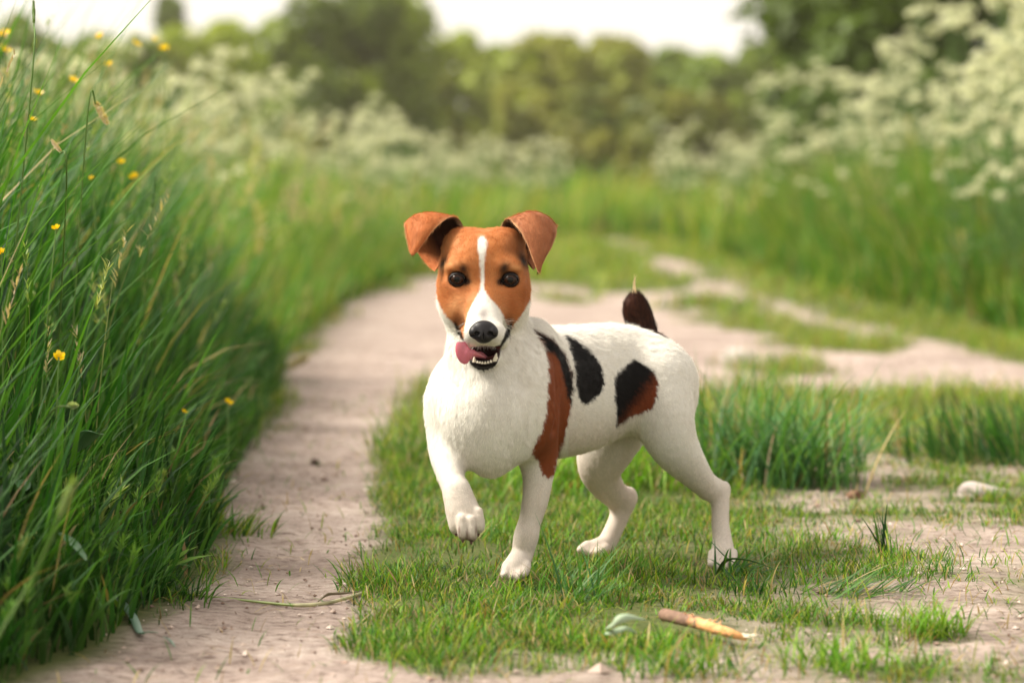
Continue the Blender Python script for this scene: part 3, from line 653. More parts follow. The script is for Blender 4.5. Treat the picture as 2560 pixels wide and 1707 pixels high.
# raised front leg
B.sweep([st(1112, 1010, 3.115, 44), st(1116, 1080, 3.105, 49), st(1118, 1130, 3.09, 46), st(1125, 1185, 3.06, 35), st(1143, 1232, 3.035, 33)], k=0.014)
B.sweep([st(1143, 1228, 3.035, 34, 32), st(1152, 1262, 3.027, 41, 30), st(1163, 1298, 3.022, 44, 28), st(1167, 1320, 3.022, 38, 22)], k=0.006)
for px, py, d in ((1138, 1318, 3.020), (1157, 1334, 3.009), (1180, 1338, 3.009), (1199, 1316, 3.018)):
    B.sweep([st(px - 3, py - 38, d, 12), st(px, py - 4, d - .002, 14), st(px, py + 6, d + .001, 11)], k=0.0032)
# standing front leg
B.sweep([st(1330, 1040, 3.10, 60), st(1344, 1130, 3.125, 52), st(1344, 1200, 3.12, 38), st(1337, 1255, 3.115, 33), st(1324, 1305, 3.112, 29),
         st(1315, 1342, 3.108, 32), st(1306, 1382, 3.108, 28), st(1290, 1418, 3.095, 33)], k=0.012)
for i, (px, py) in enumerate(((1262, 1432), (1277, 1438), (1294, 1438), (1311, 1430))):
    B.sweep([st(px + 5, py - 18, 3.09, 13), st(px, py, 3.078, 12), st(px - 1, py + 4, 3.072, 9)], k=0.0025)
B.sweep([st(1588, 1010, 3.222, 5), st(1603, 1050, 3.232, 6), st(1616, 1090, 3.246, 5)], k=0.012, op='s')
B.sweep([st(1398, 905, 3.105, 5), st(1396, 985, 3.095, 6), st(1378, 1070, 3.092, 6)], k=0.012, op='s')
B.sweep([st(1108, 900, 3.075, 5), st(1150, 960, 3.060, 5), st(1172, 1020, 3.048, 4)], k=0.010, op='s')
B.sweep([st(1770, 1200, 3.298, 4), st(1784, 1232, 3.300, 4)], k=0.006, op='s')
# crease where the upper foreleg leaves the chest
B.sweep([st(1128, 1092, 3.066, 3), st(1150, 1106, 3.060, 4), st(1170, 1126, 3.062, 4)], k=0.006, op='s')
# near hind leg
B.sweep([st(1640, 955, 3.285, 92, 92, LB), st(1658, 1040, 3.272, 86, 70, LB), st(1684, 1112, 3.272, 66, 60, LB), st(1730, 1174, 3.29, 44, 42), st(1772, 1222, 3.315, 29)], k=0.02)
B.sweep([st(1774, 1216, 3.315, 26), st(1795, 1228, 3.322, 27), st(1801, 1262, 3.318, 23), st(1801, 1310, 3.31, 23), st(1806, 1352, 3.30, 25), st(1807, 1390, 3.288, 32)], k=0.009)
B.ell(P(1812, 1222, 3.33), (0.0075, 0.0075, 0.010), k=0.006)
B.ell(P(1700, 985, 3.315), (0.020, 0.024, 0.042), k=0.02)
for px, py in ((1780, 1405), (1795, 1412), (1814, 1412), (1829, 1404)):
    B.sweep([st(px + 3, py - 22, 3.28, 13), st(px, py, 3.268, 12), st(px - 1, py + 4, 3.262, 9)], k=0.0025)
# far hind leg
B.sweep([st(1555, 1040, 3.345, 84, 80), st(1512, 1125, 3.34, 70, 60), st(1500, 1178, 3.345, 52, 46), st(1527, 1226, 3.365, 38), st(1556, 1250, 3.38, 31)], k=0.016)
B.sweep([st(1562, 1246, 3.382, 28), st(1550, 1285, 3.378, 25), st(1532, 1328, 3.37, 24), st(1514, 1360, 3.362, 25), st(1490, 1372, 3.35, 26)], k=0.008)
B.ell(P(1577, 1240, 3.39), (0.008, 0.008, 0.011), k=0.006)
for px, py in ((1455, 1372), (1468, 1378), (1485, 1382), (1500, 1380)):
    B.sweep([st(px + 14, py - 10, 3.345, 13), st(px, py, 3.335, 12), st(px - 5, py + 2, 3.33, 9)], k=0.0025)
# tail
B.sweep([st(1612, 860, 3.37, 38), st(1603, 815, 3.37, 37), st(1592, 778, 3.368, 36), st(1588, 756, 3.366, 27)], k=0.010)
# head: skull, brows, cheeks, muzzle, jaw
B.ell(P(1209, 670, 3.112), (0.048, 0.054, 0.0415), k=0.012)
B.ell(P(1209, 660, 3.078), (0.039, 0.027, 0.030), k=0.02)
for sx in (-1, 1): B.ell(P(1209 + sx * 52, 612, 3.105), (0.021, 0.030, 0.0185), k=0.012)
for sx in (-1, 1):
    B.ell(P(1209 + sx * 60, 668, 3.060), (0.016, 0.013, 0.010), k=0.010)
    B.ell(P(1209 + sx * 68, 742, 3.092), (0.021, 0.032, 0.032), k=0.016)
    B.ell(P(1209 + sx * 50, 762, 3.066), (0.020, 0.024, 0.026), k=0.016)
    B.ell(P(1209 + sx * 72, 715, 3.066), (0.012, 0.014, 0.010), k=0.012)
B.sweep([st(1209, 690, 3.078, 44, 52), st(1209, 745, 3.060, 45, 50), st(1209, 795, 3.033, 46, 43), st(1210, 828, 3.008, 45, 33)], k=0.012)
for sx in (-1, 1):
    B.ell(P(1210 + sx * 27, 838, 3.006), (0.0125, 0.013, 0.0125), k=0.006)
    B.ell(P(1210 + sx * 41, 845, 3.028), (0.0098, 0.016, 0.0125), k=0.006)
B.sweep([st(1211, 872, 3.085, 46, 34), st(1212, 896, 3.05, 38, 20), st(1211, 906, 3.018, 33, 15)], k=0.008)
B.sweep([st(1214, 880, 3.06, 25, 13), st(1214, 880, 3.02, 27, 13), st(1214, 880, 2.99, 29, 13)], k=0.004, op='s')
B.ell(P(1212, 893, 3.022), (0.0112, 0.013, 0.0045), k=0.003, op='s')
EYES = [P(1143, 698, 3.0555), P(1276, 699, 3.0555)]
for e in EYES: B.ell(e + np.array((0, -0.006, 0)), (0.0098, 0.012, 0.0086), k=0.003, op='s')

V, Q = B.mesh(smooth=2); del B.f
def relax(V, Q, it, wt):
    for _ in range(it):
        S = np.zeros_like(V); N_ = np.zeros(len(V))
        for a in range(4):
            for p, q in ((a, (a + 1) % 4), ((a + 1) % 4, a)):
                for k_ in range(3): S[:, k_] += np.bincount(Q[:, p], V[Q[:, q], k_], len(V))
                N_ += np.bincount(Q[:, p], minlength=len(V))
        V = V + (S / N_[:, None] - V) * wt[:, None]
    return V
_px = CX + V[:, 0] / V[:, 1] * FPX; _py = HY - (V[:, 2] - CAMH) / V[:, 1] * FPX
V = relax(V, Q, 8, 0.6 * np.clip((_py - 930) / 60, 0, 1) * np.clip((1370 - _py) / 60, 0, 1) * np.clip(1 - ((_px < 1215) & (_py > 1240)), 0, 1) + 0.6 * ((_py <= 930) & (_px > 1350)))
Nn = normals(V, Q)
PX = CX + V[:, 0] / V[:, 1] * FPX; PY = HY - (V[:, 2] - CAMH) / V[:, 1] * FPX; PD = V[:, 1]
jit = vnoise(V[:, 0] * 1, V[:, 2] * 1 + V[:, 1], 3, 3, 260.0) * .7 + vnoise(V[:, 0] * 1, V[:, 2] * 1 + V[:, 1], 13, 2, 70.0) * .6 + np.random.default_rng(1).normal(0, .55, len(V))

def c1(pts): return [(940 + u / 3.266, 480 + v / 3.266) for u, v in pts]
def c2(pts): return [(1000 + u / 2.063, 740 + v / 2.063) for u, v in pts]
def sm(d, w=2.0): return np.clip(0.5 - d / w, 0, 1)[:, None]
WHITE = np.array((0.84, 0.81, 0.75)); TAN = np.array((0.54, 0.205, 0.072)); TAN2 = np.array((0.34, 0.085, 0.022))
DBR = np.array((0.25, 0.065, 0.022)); BLK = np.array((0.006, 0.005, 0.006)); PINK = np.array((0.62, 0.42, 0.36))
col = np.tile(WHITE, (len(V), 1)); lens_f = np.full(len(V), 1.0)
front = PD < 3.42
# flank patches (the dog's left side and part of its thigh)
side = Nn[:, 1] < 0.35
def paint(poly, c, wdt=4.0, mask=None, rough=3.2):
    global col
    d = poly_sdist(PX, PY, poly) + jit * rough
    a = sm(d, wdt)
    if mask is not None: a = a * mask[:, None]
    col = col * (1 - a) + np.array(c) * a
torso = side & (PD > 3.0)
paint(c2([(698, 176), (790, 225), (850, 300), (885, 400), (890, 500), (870, 640), (840, 760), (810, 850), (800, 920), (765, 940), (735, 920), (715, 850), (680, 810), (690, 770), (735, 700), (755, 600), (765, 450), (765, 350), (750, 270), (690, 172)]), DBR, mask=torso)
paint(c2([(690, 172), (790, 225), (850, 300), (885, 400), (893, 480), (882, 560), (862, 520), (848, 450), (825, 350), (790, 290), (758, 285), (730, 225)]), BLK, wdt=6, mask=torso)
paint(c2([(853, 205), (905, 225), (960, 270), (1010, 320), (1045, 390), (1054, 450), (1030, 510), (985, 545), (955, 564), (930, 545), (912, 490), (905, 400), (885, 300)]), BLK, mask=torso)
pc = c2([(1205, 330), (1250, 350), (1305, 385), (1328, 430), (1325, 500), (1300, 580), (1250, 600), (1180, 625), (1120, 668), (1116, 580), (1108, 500), (1106, 410), (1150, 375)])
paint(pc, BLK, mask=torso)
dA = poly_sdist(PX, PY, pc) + jit * 2; g = np.clip((PX - 1612 + (PY - 960) * 0.75 + jit * 9) / 46 + .2, 0, 1)
a = (sm(dA, 3) * g[:, None]) * torso[:, None]; col = col * (1 - a) + np.array((0.24, 0.058, 0.022)) * a
# tail
tm_ = (PY < 846 - np.clip(1641 - PX, 0, 200) * 0.45 + jit * 4) & (PX > 1540) & (PD > 3.3)
col[tm_] = np.array((0.026, 0.011, 0.008))
m = tm_ & (jit > 0.2); col[m] = np.array((0.060, 0.020, 0.012))
# legs and belly: tinted pinkish beige, stronger lower down
lg = (np.clip((PY - 1130) / 120, 0, 1) * .55 + np.clip((PY - 1010) / 90, 0, 1) * ((PX > 1420) & (PX < 1600)) * .5)[:, None]; lg = np.clip(lg, 0, .8) * (col.min(1) > .4)[:, None]
col = col * (1 - lg) + np.array((.70, .575, .49)) * lg
mott = np.clip(vnoise(V[:, 0] + V[:, 1] * .6, V[:, 2], 15, 3, 30.0) - .15, 0, 1)[:, None] * (col.min(1) > .4)[:, None]; col = col * (1 - mott * .35) + np.array((.66, .58, .50)) * mott * .35
# head
headm = (PD < 3.2) & (PY < 960)
face = c1([(380, 240), (1360, 240), (1330, 700), (1290, 800), (1250, 890), (1195, 985), (1130, 1070), (1105, 1120), (1075, 1100), (1058, 1060), (1040, 1000), (985, 925), (915, 850), (888, 800), (884, 680), (888, 560), (903, 460), (910, 410), (888, 372), (862, 362), (838, 378), (826, 420), (832, 480), (846, 560), (853, 680), (850, 800), (822, 850), (782, 920), (745, 1000), (728, 1080), (715, 1200), (690, 1200), (650, 1080), (600, 1035), (540, 955), (505, 870), (470, 740), (420, 600)])
paint(face, TAN, wdt=2.5, mask=headm, rough=0.8)
back = headm & (PD > 3.13) & (PY < 700); col[back] = TAN
isf = poly_sdist(PX, PY, face) < 2
def shade(u, v, ru, rv, c, amt, mask=None, ang=0):
    """a soft-edged marking of the coat"""
    global col
    px, py = 940 + u / 3.266, 480 + v / 3.266; x = PX - px; y = PY - py
    ca, sa = math.cos(ang), math.sin(ang); x, y = x * ca + y * sa, -x * sa + y * ca
    q = (x / (ru / 3.266)) ** 2 + (y / (rv / 3.266)) ** 2
    a = amt * np.exp(-q * 1.2) * headm * isf; col = col * (1 - a[:, None]) + np.array(c) * a[:, None]
for u, v, ru, rv, c, a_, an in ((620, 330, 150, 110, TAN2, .5, 0), (1110, 330, 150, 110, TAN2, .5, 0), (720, 470, 60, 120, (.60, .20, .05), .4, 0), (985, 470, 60, 120, (.60, .20, .05), .4, 0),
        (640, 400, 70, 60, (.55, .24, .09), .6, 0), (1130, 400, 70, 60, (.42, .18, .08), .6, 0),
        (548, 590, 32, 70, (.02, .01, .008), 1.0, .45), (1200, 560, 36, 84, (.02, .01, .008), 1.0, -.5), (1100, 480, 90, 50, (.16, .05, .02), .5, .4),
        (610, 600, 80, 22, (.82, .42, .18), .85, -.35), (1135, 612, 80, 22, (.78, .38, .16), .85, .35), (790, 700, 30, 90, (.66, .27, .09), .6, 0), (945, 700, 30, 90, (.64, .26, .09), .6, 0),
        (715, 630, 38, 44, (.03, .012, .009), 1.0, -.4), (1045, 625, 40, 60, (.02, .01, .008), 1.0, .4), (1050, 700, 46, 70, (.02, .01, .008), .8, .2), (740, 700, 26, 56, (.03, .012, .009), .8, .2),
        (650, 790, 90, 40, TAN2, .5, .2), (1100, 800, 90, 50, TAN2, .55, -.2), (640, 930, 100, 60, (.74, .38, .17), .75, -.8), (715, 1010, 30, 90, (.66, .36, .18), .6, 0), (1040, 960, 40, 60, (.60, .28, .12), .5, 0), (1110, 930, 70, 90, TAN2, .6, 0),
        (570, 860, 60, 120, TAN2, .45, 0), (1210, 860, 50, 130, TAN2, .6, 0), (660, 1050, 40, 60, (.13, .05, .03), .6, 0), (1085, 1060, 40, 60, (.10, .04, .025), .7, 0)):
    shade(u, v, ru, rv, c, a_, ang=an)
# grey bridge above the nose, dark lips and jaw
def soft(px, py, rx, ry, c, amt, m):
    global col
    a = amt * np.exp(-1.2 * (((PX - px) / rx) ** 2 + ((PY - py) / ry) ** 2)) * m; col = col * (1 - a[:, None]) + np.array(c) * a[:, None]
soft(1208, 786, 15, 20, (.22, .18, .18), .75, headm & (PD < 3.06))
lipl = c1([(638, 1050), (665, 1075), (700, 1140), (718, 1215), (690, 1195), (660, 1140)])
lipr = c1([(1118, 1060), (1085, 1180), (1040, 1240), (1012, 1290), (1006, 1255), (1045, 1180), (1072, 1090)])
paint(lipl, BLK, wdt=3, mask=headm, rough=.5); paint(lipr, BLK, wdt=3, mask=headm, rough=.5)
mouth = c1([(752, 1330), (760, 1285), (790, 1264), (880, 1258), (960, 1262), (1010, 1250), (1022, 1290), (1008, 1350), (985, 1405), (950, 1440), (880, 1460), (810, 1440), (768, 1400)])
dm = poly_sdist(PX, PY, mouth)
inm = (dm < 0) & headm & (PD < 3.10)
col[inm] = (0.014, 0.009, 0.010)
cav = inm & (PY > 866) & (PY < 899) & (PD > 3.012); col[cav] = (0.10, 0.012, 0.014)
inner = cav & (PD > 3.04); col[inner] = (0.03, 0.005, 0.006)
eyed = np.min([np.linalg.norm((V - e) * (1, .6, 1.22), axis=1) for e in EYES], axis=0)
a = np.clip((0.0106 - eyed) / 0.0014, 0, 1)[:, None]; col = col * (1 - a) + np.array((.010, .007, .008)) * a
for e, sx in zip(EYES, (-1, 1)):     # dark inner corners
    q = np.linalg.norm((V - e - np.array((-sx * 0.0105, -.004, -.003))) * (1, .5, 1.2), axis=1)
    a = np.clip((0.0062 - q) / 0.003, 0, 1)[:, None]; col = col * (1 - a) + np.array((.012, .008, .008)) * a
nosec = P(1209, 829, 2.983)
# a band of pink skin on the raised paw's pads and claws' roots
soft(1172, 1350, 34, 12, (.30, .15, .12), .7, (PD < 3.06) & (PY > 1300))

for px, py in ((1148, 1326), (1168, 1334), (1190, 1326)): soft(px, py, 3.5, 16, (.16, .08, .06), .85, (PD < 3.06) & (PY > 1290))
for px, py in ((1270, 1436), (1286, 1440), (1303, 1436), (1787, 1410), (1804, 1414), (1821, 1409)): soft(px, py, 3, 13, (.2, .11, .08), .7, (PY > 1395))
soft(1172, 1352, 26, 9, (.12, .06, .05), .7, (PD < 3.06) & (PY > 1330))
# direction the coat lies in, and its length
guides = [  # (px, py, d, direction, length in mm)
    (1209, 600, 3.06, (0, .35, 1), 4), (1209, 660, 3.04, (0, .2, 1), 3.5), (1209, 760, 3.02, (0, .4, 1), 2.2), (1209, 800, 2.99, (0, .4, 1), 1.5),
    (1150, 640, 3.05, (-.5, .3, 1), 4), (1268, 640, 3.05, (.5, .3, 1), 4), (1110, 700, 3.08, (-.7, .8, -.2), 5), (1308, 700, 3.08, (.7, .8, -.2), 5),
    (1140, 770, 3.05, (-.6, .7, -.5), 4), (1278, 770, 3.05, (.6, .7, -.5), 4), (1170, 840, 3.0, (-.6, .6, -.3), 2.6), (1250, 840, 3.0, (.6, .6, -.3), 2.6), (1210, 862, 2.99, (0, .8, 0), 1.2), (1190, 862, 2.99, (-.3, .8, 0), 1.4), (1232, 862, 2.99, (.3, .8, 0), 1.4),
    (1210, 920, 3.02, (0, .4, -1), 4), (1105, 790, 3.11, (-.5, .4, -1), 7), (1325, 790, 3.11, (.5, .4, -1), 7), (1209, 560, 3.14, (0, 1, 0), 5),
    (1150, 900, 3.08, (-.25, 0, -1), 8), (1210, 940, 3.06, (0, 0, -1), 8), (1300, 900, 3.08, (.45, .1, -1), 8), (1130, 1000, 3.08, (.25, 0, -1), 7), (1205, 1050, 3.04, (.1, 0, -1), 8),
    (1290, 1050, 3.05, (-.25, 0, -1), 7), (1350, 1000, 3.08, (.5, .4, -.8), 6), (1400, 900, 3.14, (.8, .6, -.4), 6), (1500, 830, 3.24, (.8, .6, -.1), 6), (1500, 950, 3.2, (.8, .6, -.35), 6),
    (1620, 850, 3.3, (.7, .6, -.5), 6), (1450, 1100, 3.2, (.7, .5, -.6), 7), (1600, 950, 3.22, (.6, .5, -.8), 6), (1700, 1000, 3.26, (.3, .3, -1), 5), (1580, 1080, 3.25, (.2, .3, -1), 9),
    (1690, 1120, 3.24, (.5, .2, -1), 4), (1770, 1220, 3.3, (.6, .2, -1), 3.5), (1800, 1300, 3.3, (0, 0, -1), 3), (1805, 1390, 3.26, (-.2, -.5, -.8), 3),
    (1500, 1180, 3.32, (.3, .2, -1), 4), (1550, 1260, 3.36, (0, .1, -1), 3.5), (1520, 1340, 3.35, (-.4, 0, -1), 3), (1470, 1375, 3.33, (-1, -.2, -.3), 2.5),
    (1118, 1110, 3.08, (0, 0, -1), 5), (1130, 1200, 3.04, (.3, 0, -1), 4), (1160, 1290, 3.0, (.2, 0, -1), 3.2), (1345, 1150, 3.1, (.1, 0, -1), 4.5), (1330, 1280, 3.09, (-.1, 0, -1), 3.5),
    (1290, 1410, 3.08, (-.3, -.4, -.8), 3), (1215, 1150, 3.06, (.2, .4, -1), 7),
    (1600, 830, 3.35, (-.3, -.2, 1), 7), (1590, 780, 3.35, (-.05, 0, 1), 7), (1588, 750, 3.35, (0, 0, 1), 8), (1625, 790, 3.36, (-.1, 0, 1), 6), (1600, 870, 3.33, (.2, .2, 1), 6)]
gp = np.array([P(*g_[:3]) for g_ in guides]); gd = np.array([np.array(g_[3]) / np.linalg.norm(g_[3]) for g_ in guides]); gl = np.array([g_[4] for g_ in guides]) * 0.001
W_ = np.zeros(len(V)); D_ = np.zeros((len(V), 3)); L_ = np.zeros(len(V))
for p_, d_, l_ in zip(gp, gd, gl):
    ww = 1.0 / (np.sum((V - p_) ** 2, 1) + 2e-5) ** 1.6
    W_ += ww; D_ += d_ * ww[:, None]; L_ += l_ * ww
D_ /= W_[:, None]; L_ /= W_
# gentle swirls of the coat
sw = vnoise(V[:, 0] + V[:, 1] * .7, V[:, 2], 9, 2, 26.0)
D_ = D_ + np.cross(Nn, D_) * (sw * 0.45)[:, None]
Tn = D_ - Nn * np.sum(D_ * Nn, 1)[:, None]; Tn /= np.linalg.norm(Tn, axis=1)[:, None] + 1e-6
L_ = np.where(PY > 880, L_ * .60, L_ * .9)
lift = 0.20 + 0.15 * np.clip(L_ / 0.008 - .5, 0, 1)
comb = (Tn * 0.9 + Nn * lift[:, None]) * L_[:, None]
dens = np.ones(len(V))
dens[eyed < 0.0104] = 0; dens[inm] = 0
dens[np.linalg.norm((V - nosec) * (1, .6, 1.1), axis=1) < 0.0125] = 0

me = raw_mesh("body", V, Q, [], colors=np.clip(col, 0, 1))
for nm, typ, arr in (("comb", 'FLOAT_VECTOR', comb), ("dens", 'FLOAT', dens)):
    at = me.attributes.new(nm, typ, 'POINT'); at.data.foreach_set("vector" if typ == 'FLOAT_VECTOR' else "value", np.asarray(arr, dtype=np.float32).ravel())

def coat_material(name, rough=0.6, spec=0.25, trans=0.0, sss=0.0):
    N = Nodes(name); at = N.n('Attribute', attribute_name="col")
    nz = N.n('TexNoise', i_Scale=420.0, i_Detail=2.0); tc = N.n('TexCoord'); N.l(tc.outputs['Object'], nz.inputs['Vector'])
    rnd = N.n('Attribute', attribute_name="rnd")
    mr = N.n('MapRange', i_1=0.0, i_2=1.0, i_3=0.76, i_4=1.18); N.l(rnd.outputs['Fac'], mr.inputs[0])
    mx = N.n('VectorMath', operation='SCALE'); N.l(at.outputs['Color'], mx.inputs[0]); N.l(mr.outputs[0], mx.inputs['Scale'])
    pb = N.n('BsdfPrincipled', i_Roughness=rough); pb.inputs['Specular IOR Level'].default_value = spec
    N.l(mx.outputs[0], pb.inputs['Base Color'])
    out = pb.outputs[0]
    if trans:
        tr = N.n('BsdfTranslucent'); N.l(mx.outputs[0], tr.inputs[0]); ms = N.n('MixShader', i_0=trans); N.l(out, ms.inputs[1]); N.l(tr.outputs[0], ms.inputs[2]); out = ms.outputs[0]
    o = N.n('OutputMaterial'); N.l(out, o.inputs[0]); return N.m
M_SKIN = coat_material("dog_skin", spec=0.1); M_FUR = coat_material("dog_fur", rough=0.6, spec=0.07, trans=0.22)

def coat(obj, count_per_m2, width=0.00024, seed=1, jitter=0.35, mat=None):
    """short hair grown from the mesh itself: every hair a thin tapered blade along the comb attribute"""
    ng = bpy.data.node_groups.new("coat", 'GeometryNodeTree')
    ng.interface.new_socket("Geometry", in_out='INPUT', socket_type='NodeSocketGeometry'); ng.interface.new_socket("Geometry", in_out='OUTPUT', socket_type='NodeSocketGeometry')
    n = ng.nodes.new; L = ng.links.new
    def named(name, typ):
        a = n('GeometryNodeInputNamedAttribute'); a.data_type = typ; a.inputs['Name'].default_value = name; return a.outputs['Attribute']
    def store(geo, name, typ, val):
        a = n('GeometryNodeStoreNamedAttribute'); a.data_type = typ; a.domain = 'POINT'; a.inputs['Name'].default_value = name
        L(geo, a.inputs['Geometry']); L(val, a.inputs['Value']); return a.outputs[0]
    def vm(op, a, b=None, scale=None):
        v = n('ShaderNodeVectorMath'); v.operation = op; L(a, v.inputs[0])
        if b is not None: L(b, v.inputs[1])
        if scale is not None:
            if isinstance(scale, float): v.inputs['Scale'].default_value = scale
            else: L(scale, v.inputs['Scale'])
        return v.outputs['Value'] if op == 'LENGTH' else v.outputs['Vector']
    def mm(op, a, b):
        v = n('ShaderNodeMath'); v.operation = op
        for i_, q in enumerate((a, b)):
            if isinstance(q, float): v.inputs[i_].default_value = q
            else: L(q, v.inputs[i_])
        return v.outputs[0]
    gi = n('NodeGroupInput'); go = n('NodeGroupOutput')
    dp = n('GeometryNodeDistributePointsOnFaces'); dp.distribute_method = 'RANDOM'; dp.inputs['Seed'].default_value = seed
    L(gi.outputs[0], dp.inputs['Mesh']); L(mm('MULTIPLY', named("dens", 'FLOAT'), float(count_per_m2)), dp.inputs['Density'])
    rv = n('FunctionNodeRandomValue'); rv.data_type = 'FLOAT_VECTOR'; rv.inputs[0].default_value = (-1, -1, -1); rv.inputs[1].default_value = (1, 1, 1)
    rf = n('FunctionNodeRandomValue'); rf.data_type = 'FLOAT'; rf.inputs['Seed'].default_value = 5
    pos = n('GeometryNodeInputPosition')
    g = store(dp.outputs['Points'], "jit", 'FLOAT_VECTOR', rv.outputs[0]); g = store(g, "rnd", 'FLOAT', rf.outputs[1])
    g = store(g, "root", 'FLOAT_VECTOR', pos.outputs[0]); g = store(g, "nrm", 'FLOAT_VECTOR', dp.outputs['Normal'])
    gr = n('GeometryNodeMeshGrid'); gr.inputs['Size X'].default_value = 1; gr.inputs['Size Y'].default_value = 1; gr.inputs['Vertices X'].default_value = 2; gr.inputs['Vertices Y'].default_value = 4
    b = store(gr.outputs[0], "bl", 'FLOAT_VECTOR', pos.outputs[0])
    ip = n('GeometryNodeInstanceOnPoints'); rl = n('GeometryNodeRealizeInstances'); L(g, ip.inputs['Points']); L(b, ip.inputs['Instance']); L(ip.outputs[0], rl.inputs[0])
    sx = n('ShaderNodeSeparateXYZ'); L(named("bl", 'FLOAT_VECTOR'), sx.inputs[0]); t = mm('ADD', sx.outputs['Y'], 0.5); s_ = sx.outputs['X']
    comb = named("comb", 'FLOAT_VECTOR'); nrm = named("nrm", 'FLOAT_VECTOR'); rnd = named("rnd", 'FLOAT')
    ln = vm('LENGTH', comb); j = vm('SCALE', vm('SCALE', named("jit", 'FLOAT_VECTOR'), scale=jitter), scale=ln)
    nz = n('ShaderNodeTexNoise'); nz.noise_dimensions = '3D'; nz.inputs['Scale'].default_value = 130.0; nz.inputs['Detail'].default_value = 1.5; L(named("root", 'FLOAT_VECTOR'), nz.inputs['Vector'])
    half = n('ShaderNodeVectorMath'); half.operation = 'SUBTRACT'; half.inputs[1].default_value = (.5, .5, .5); L(nz.outputs['Color'], half.inputs[0])
    clump = vm('SCALE', vm('SCALE', half.outputs[0], scale=1.7), scale=ln); j = vm('ADD', j, clump)
    dirv = vm('SCALE', vm('ADD', comb, j), scale=mm('ADD', mm('MULTIPLY', rnd, 0.5), 0.75))
    side = vm('NORMALIZE', vm('CROSS_PRODUCT', dirv, nrm))
    wd = mm('MULTIPLY', mm('MULTIPLY', s_, width), mm('SUBTRACT', 1.0, mm('MULTIPLY', t, 0.85)))
    droop = vm('SCALE', nrm, scale=mm('MULTIPLY', mm('MULTIPLY', mm('MULTIPLY', t, t), ln), -0.22))
    p_ = vm('ADD', vm('ADD', named("root", 'FLOAT_VECTOR'), vm('SCALE', dirv, scale=t)), vm('ADD', vm('SCALE', side, scale=wd), droop))
    sp = n('GeometryNodeSetPosition'); L(rl.outputs[0], sp.inputs[0]); L(p_, sp.inputs['Position'])
    sm_ = n('GeometryNodeSetMaterial'); sm_.inputs['Material'].default_value = mat or M_FUR; L(sp.outputs[0], sm_.inputs[0])
    jn = n('GeometryNodeJoinGeometry'); L(gi.outputs[0], jn.inputs[0]); L(sm_.outputs[0], jn.inputs[0]); L(jn.outputs[0], go.inputs[0])
    mod = obj.modifiers.new("coat", 'NODES'); mod.node_group = ng

me.materials.append(M_SKIN)
dog = tag(bpy.data.objects.new("dog", None), "small white terrier with tan face and dark patches, one forepaw raised, tongue hanging out", "dog")
COL.objects.link(dog); dog.location = (0.06, 3.2, 0.0); bpy.context.view_layer.update()
DO = np.array(dog.location)
def dpart(name, me_, parent=None):
    """part of the dog: mesh given in world coordinates, origin moved to the parent's"""
    centred(me_, DO); o = link(name, me_, parent or dog); return o
body = dpart("body", me); coat(body, 1500000)

def simple(name, base, rough=0.4, spec=0.5, coatw=0.0, sss=0.0, bump=0.0, bscale=300.0, emit=None):
    N = Nodes(name); pb = N.n('BsdfPrincipled', i_Roughness=rough); pb.inputs['Specular IOR Level'].default_value = spec
    pb.inputs['Base Color'].default_value = (*base, 1); pb.inputs['Coat Weight'].default_value = coatw; pb.inputs['Coat Roughness'].default_value = 0.03
    if sss: pb.inputs['Subsurface Weight'].default_value = sss; pb.inputs['Subsurface Radius'].default_value = (.006, .002, .001); pb.inputs['Subsurface Scale'].default_value = 0.5
    if bump:
        v = N.n('TexVoronoi', i_Scale=bscale); tc = N.n('TexCoord'); N.l(tc.outputs['Object'], v.inputs['Vector']); b = N.n('Bump', i_Strength=bump, i_Distance=0.0004)
        N.l(v.outputs['Distance'], b.inputs['Height']); N.l(b.outputs[0], pb.inputs['Normal'])
    o = N.n('OutputMaterial'); N.l(pb.outputs[0], o.inputs[0]); return N.m

# nose
F = Field(nosec - .024, nosec + .024, 0.0006)
F.ell(nosec + np.array((0, .002, .0025)), (0.0130, 0.0085, 0.0092), k=0)
F.ell(nosec + np.array((0, .0, -.0045)), (0.0100, 0.0080, 0.0080), k=0.005)
for sx in (-1, 1):
    F.ell(nosec + np.array((sx * .0095, .0005, -.0005)), (0.0060, 0.0075, 0.0070), k=0.002)
    F.ell(nosec + np.array((sx * .0070, -.0082, -.0018)), (0.0030, 0.0050, 0.0022), k=0.0012, op='s')
    F.ell(nosec + np.array((sx * .0118, -.0050, -.0042)), (0.0038, 0.0050, 0.0011), k=0.001, op='s')
F.ell(nosec + np.array((0, -.0095, -.006)), (0.0006, 0.004, 0.0065), k=0.001, op='s')
nv, nq = F.mesh(1)
M_NOSE = simple("dog_nose", (.009, .0075, .010), rough=.45, spec=.32, bump=.3, bscale=900)
dpart("nose", raw_mesh("nose", nv, nq, M_NOSE))

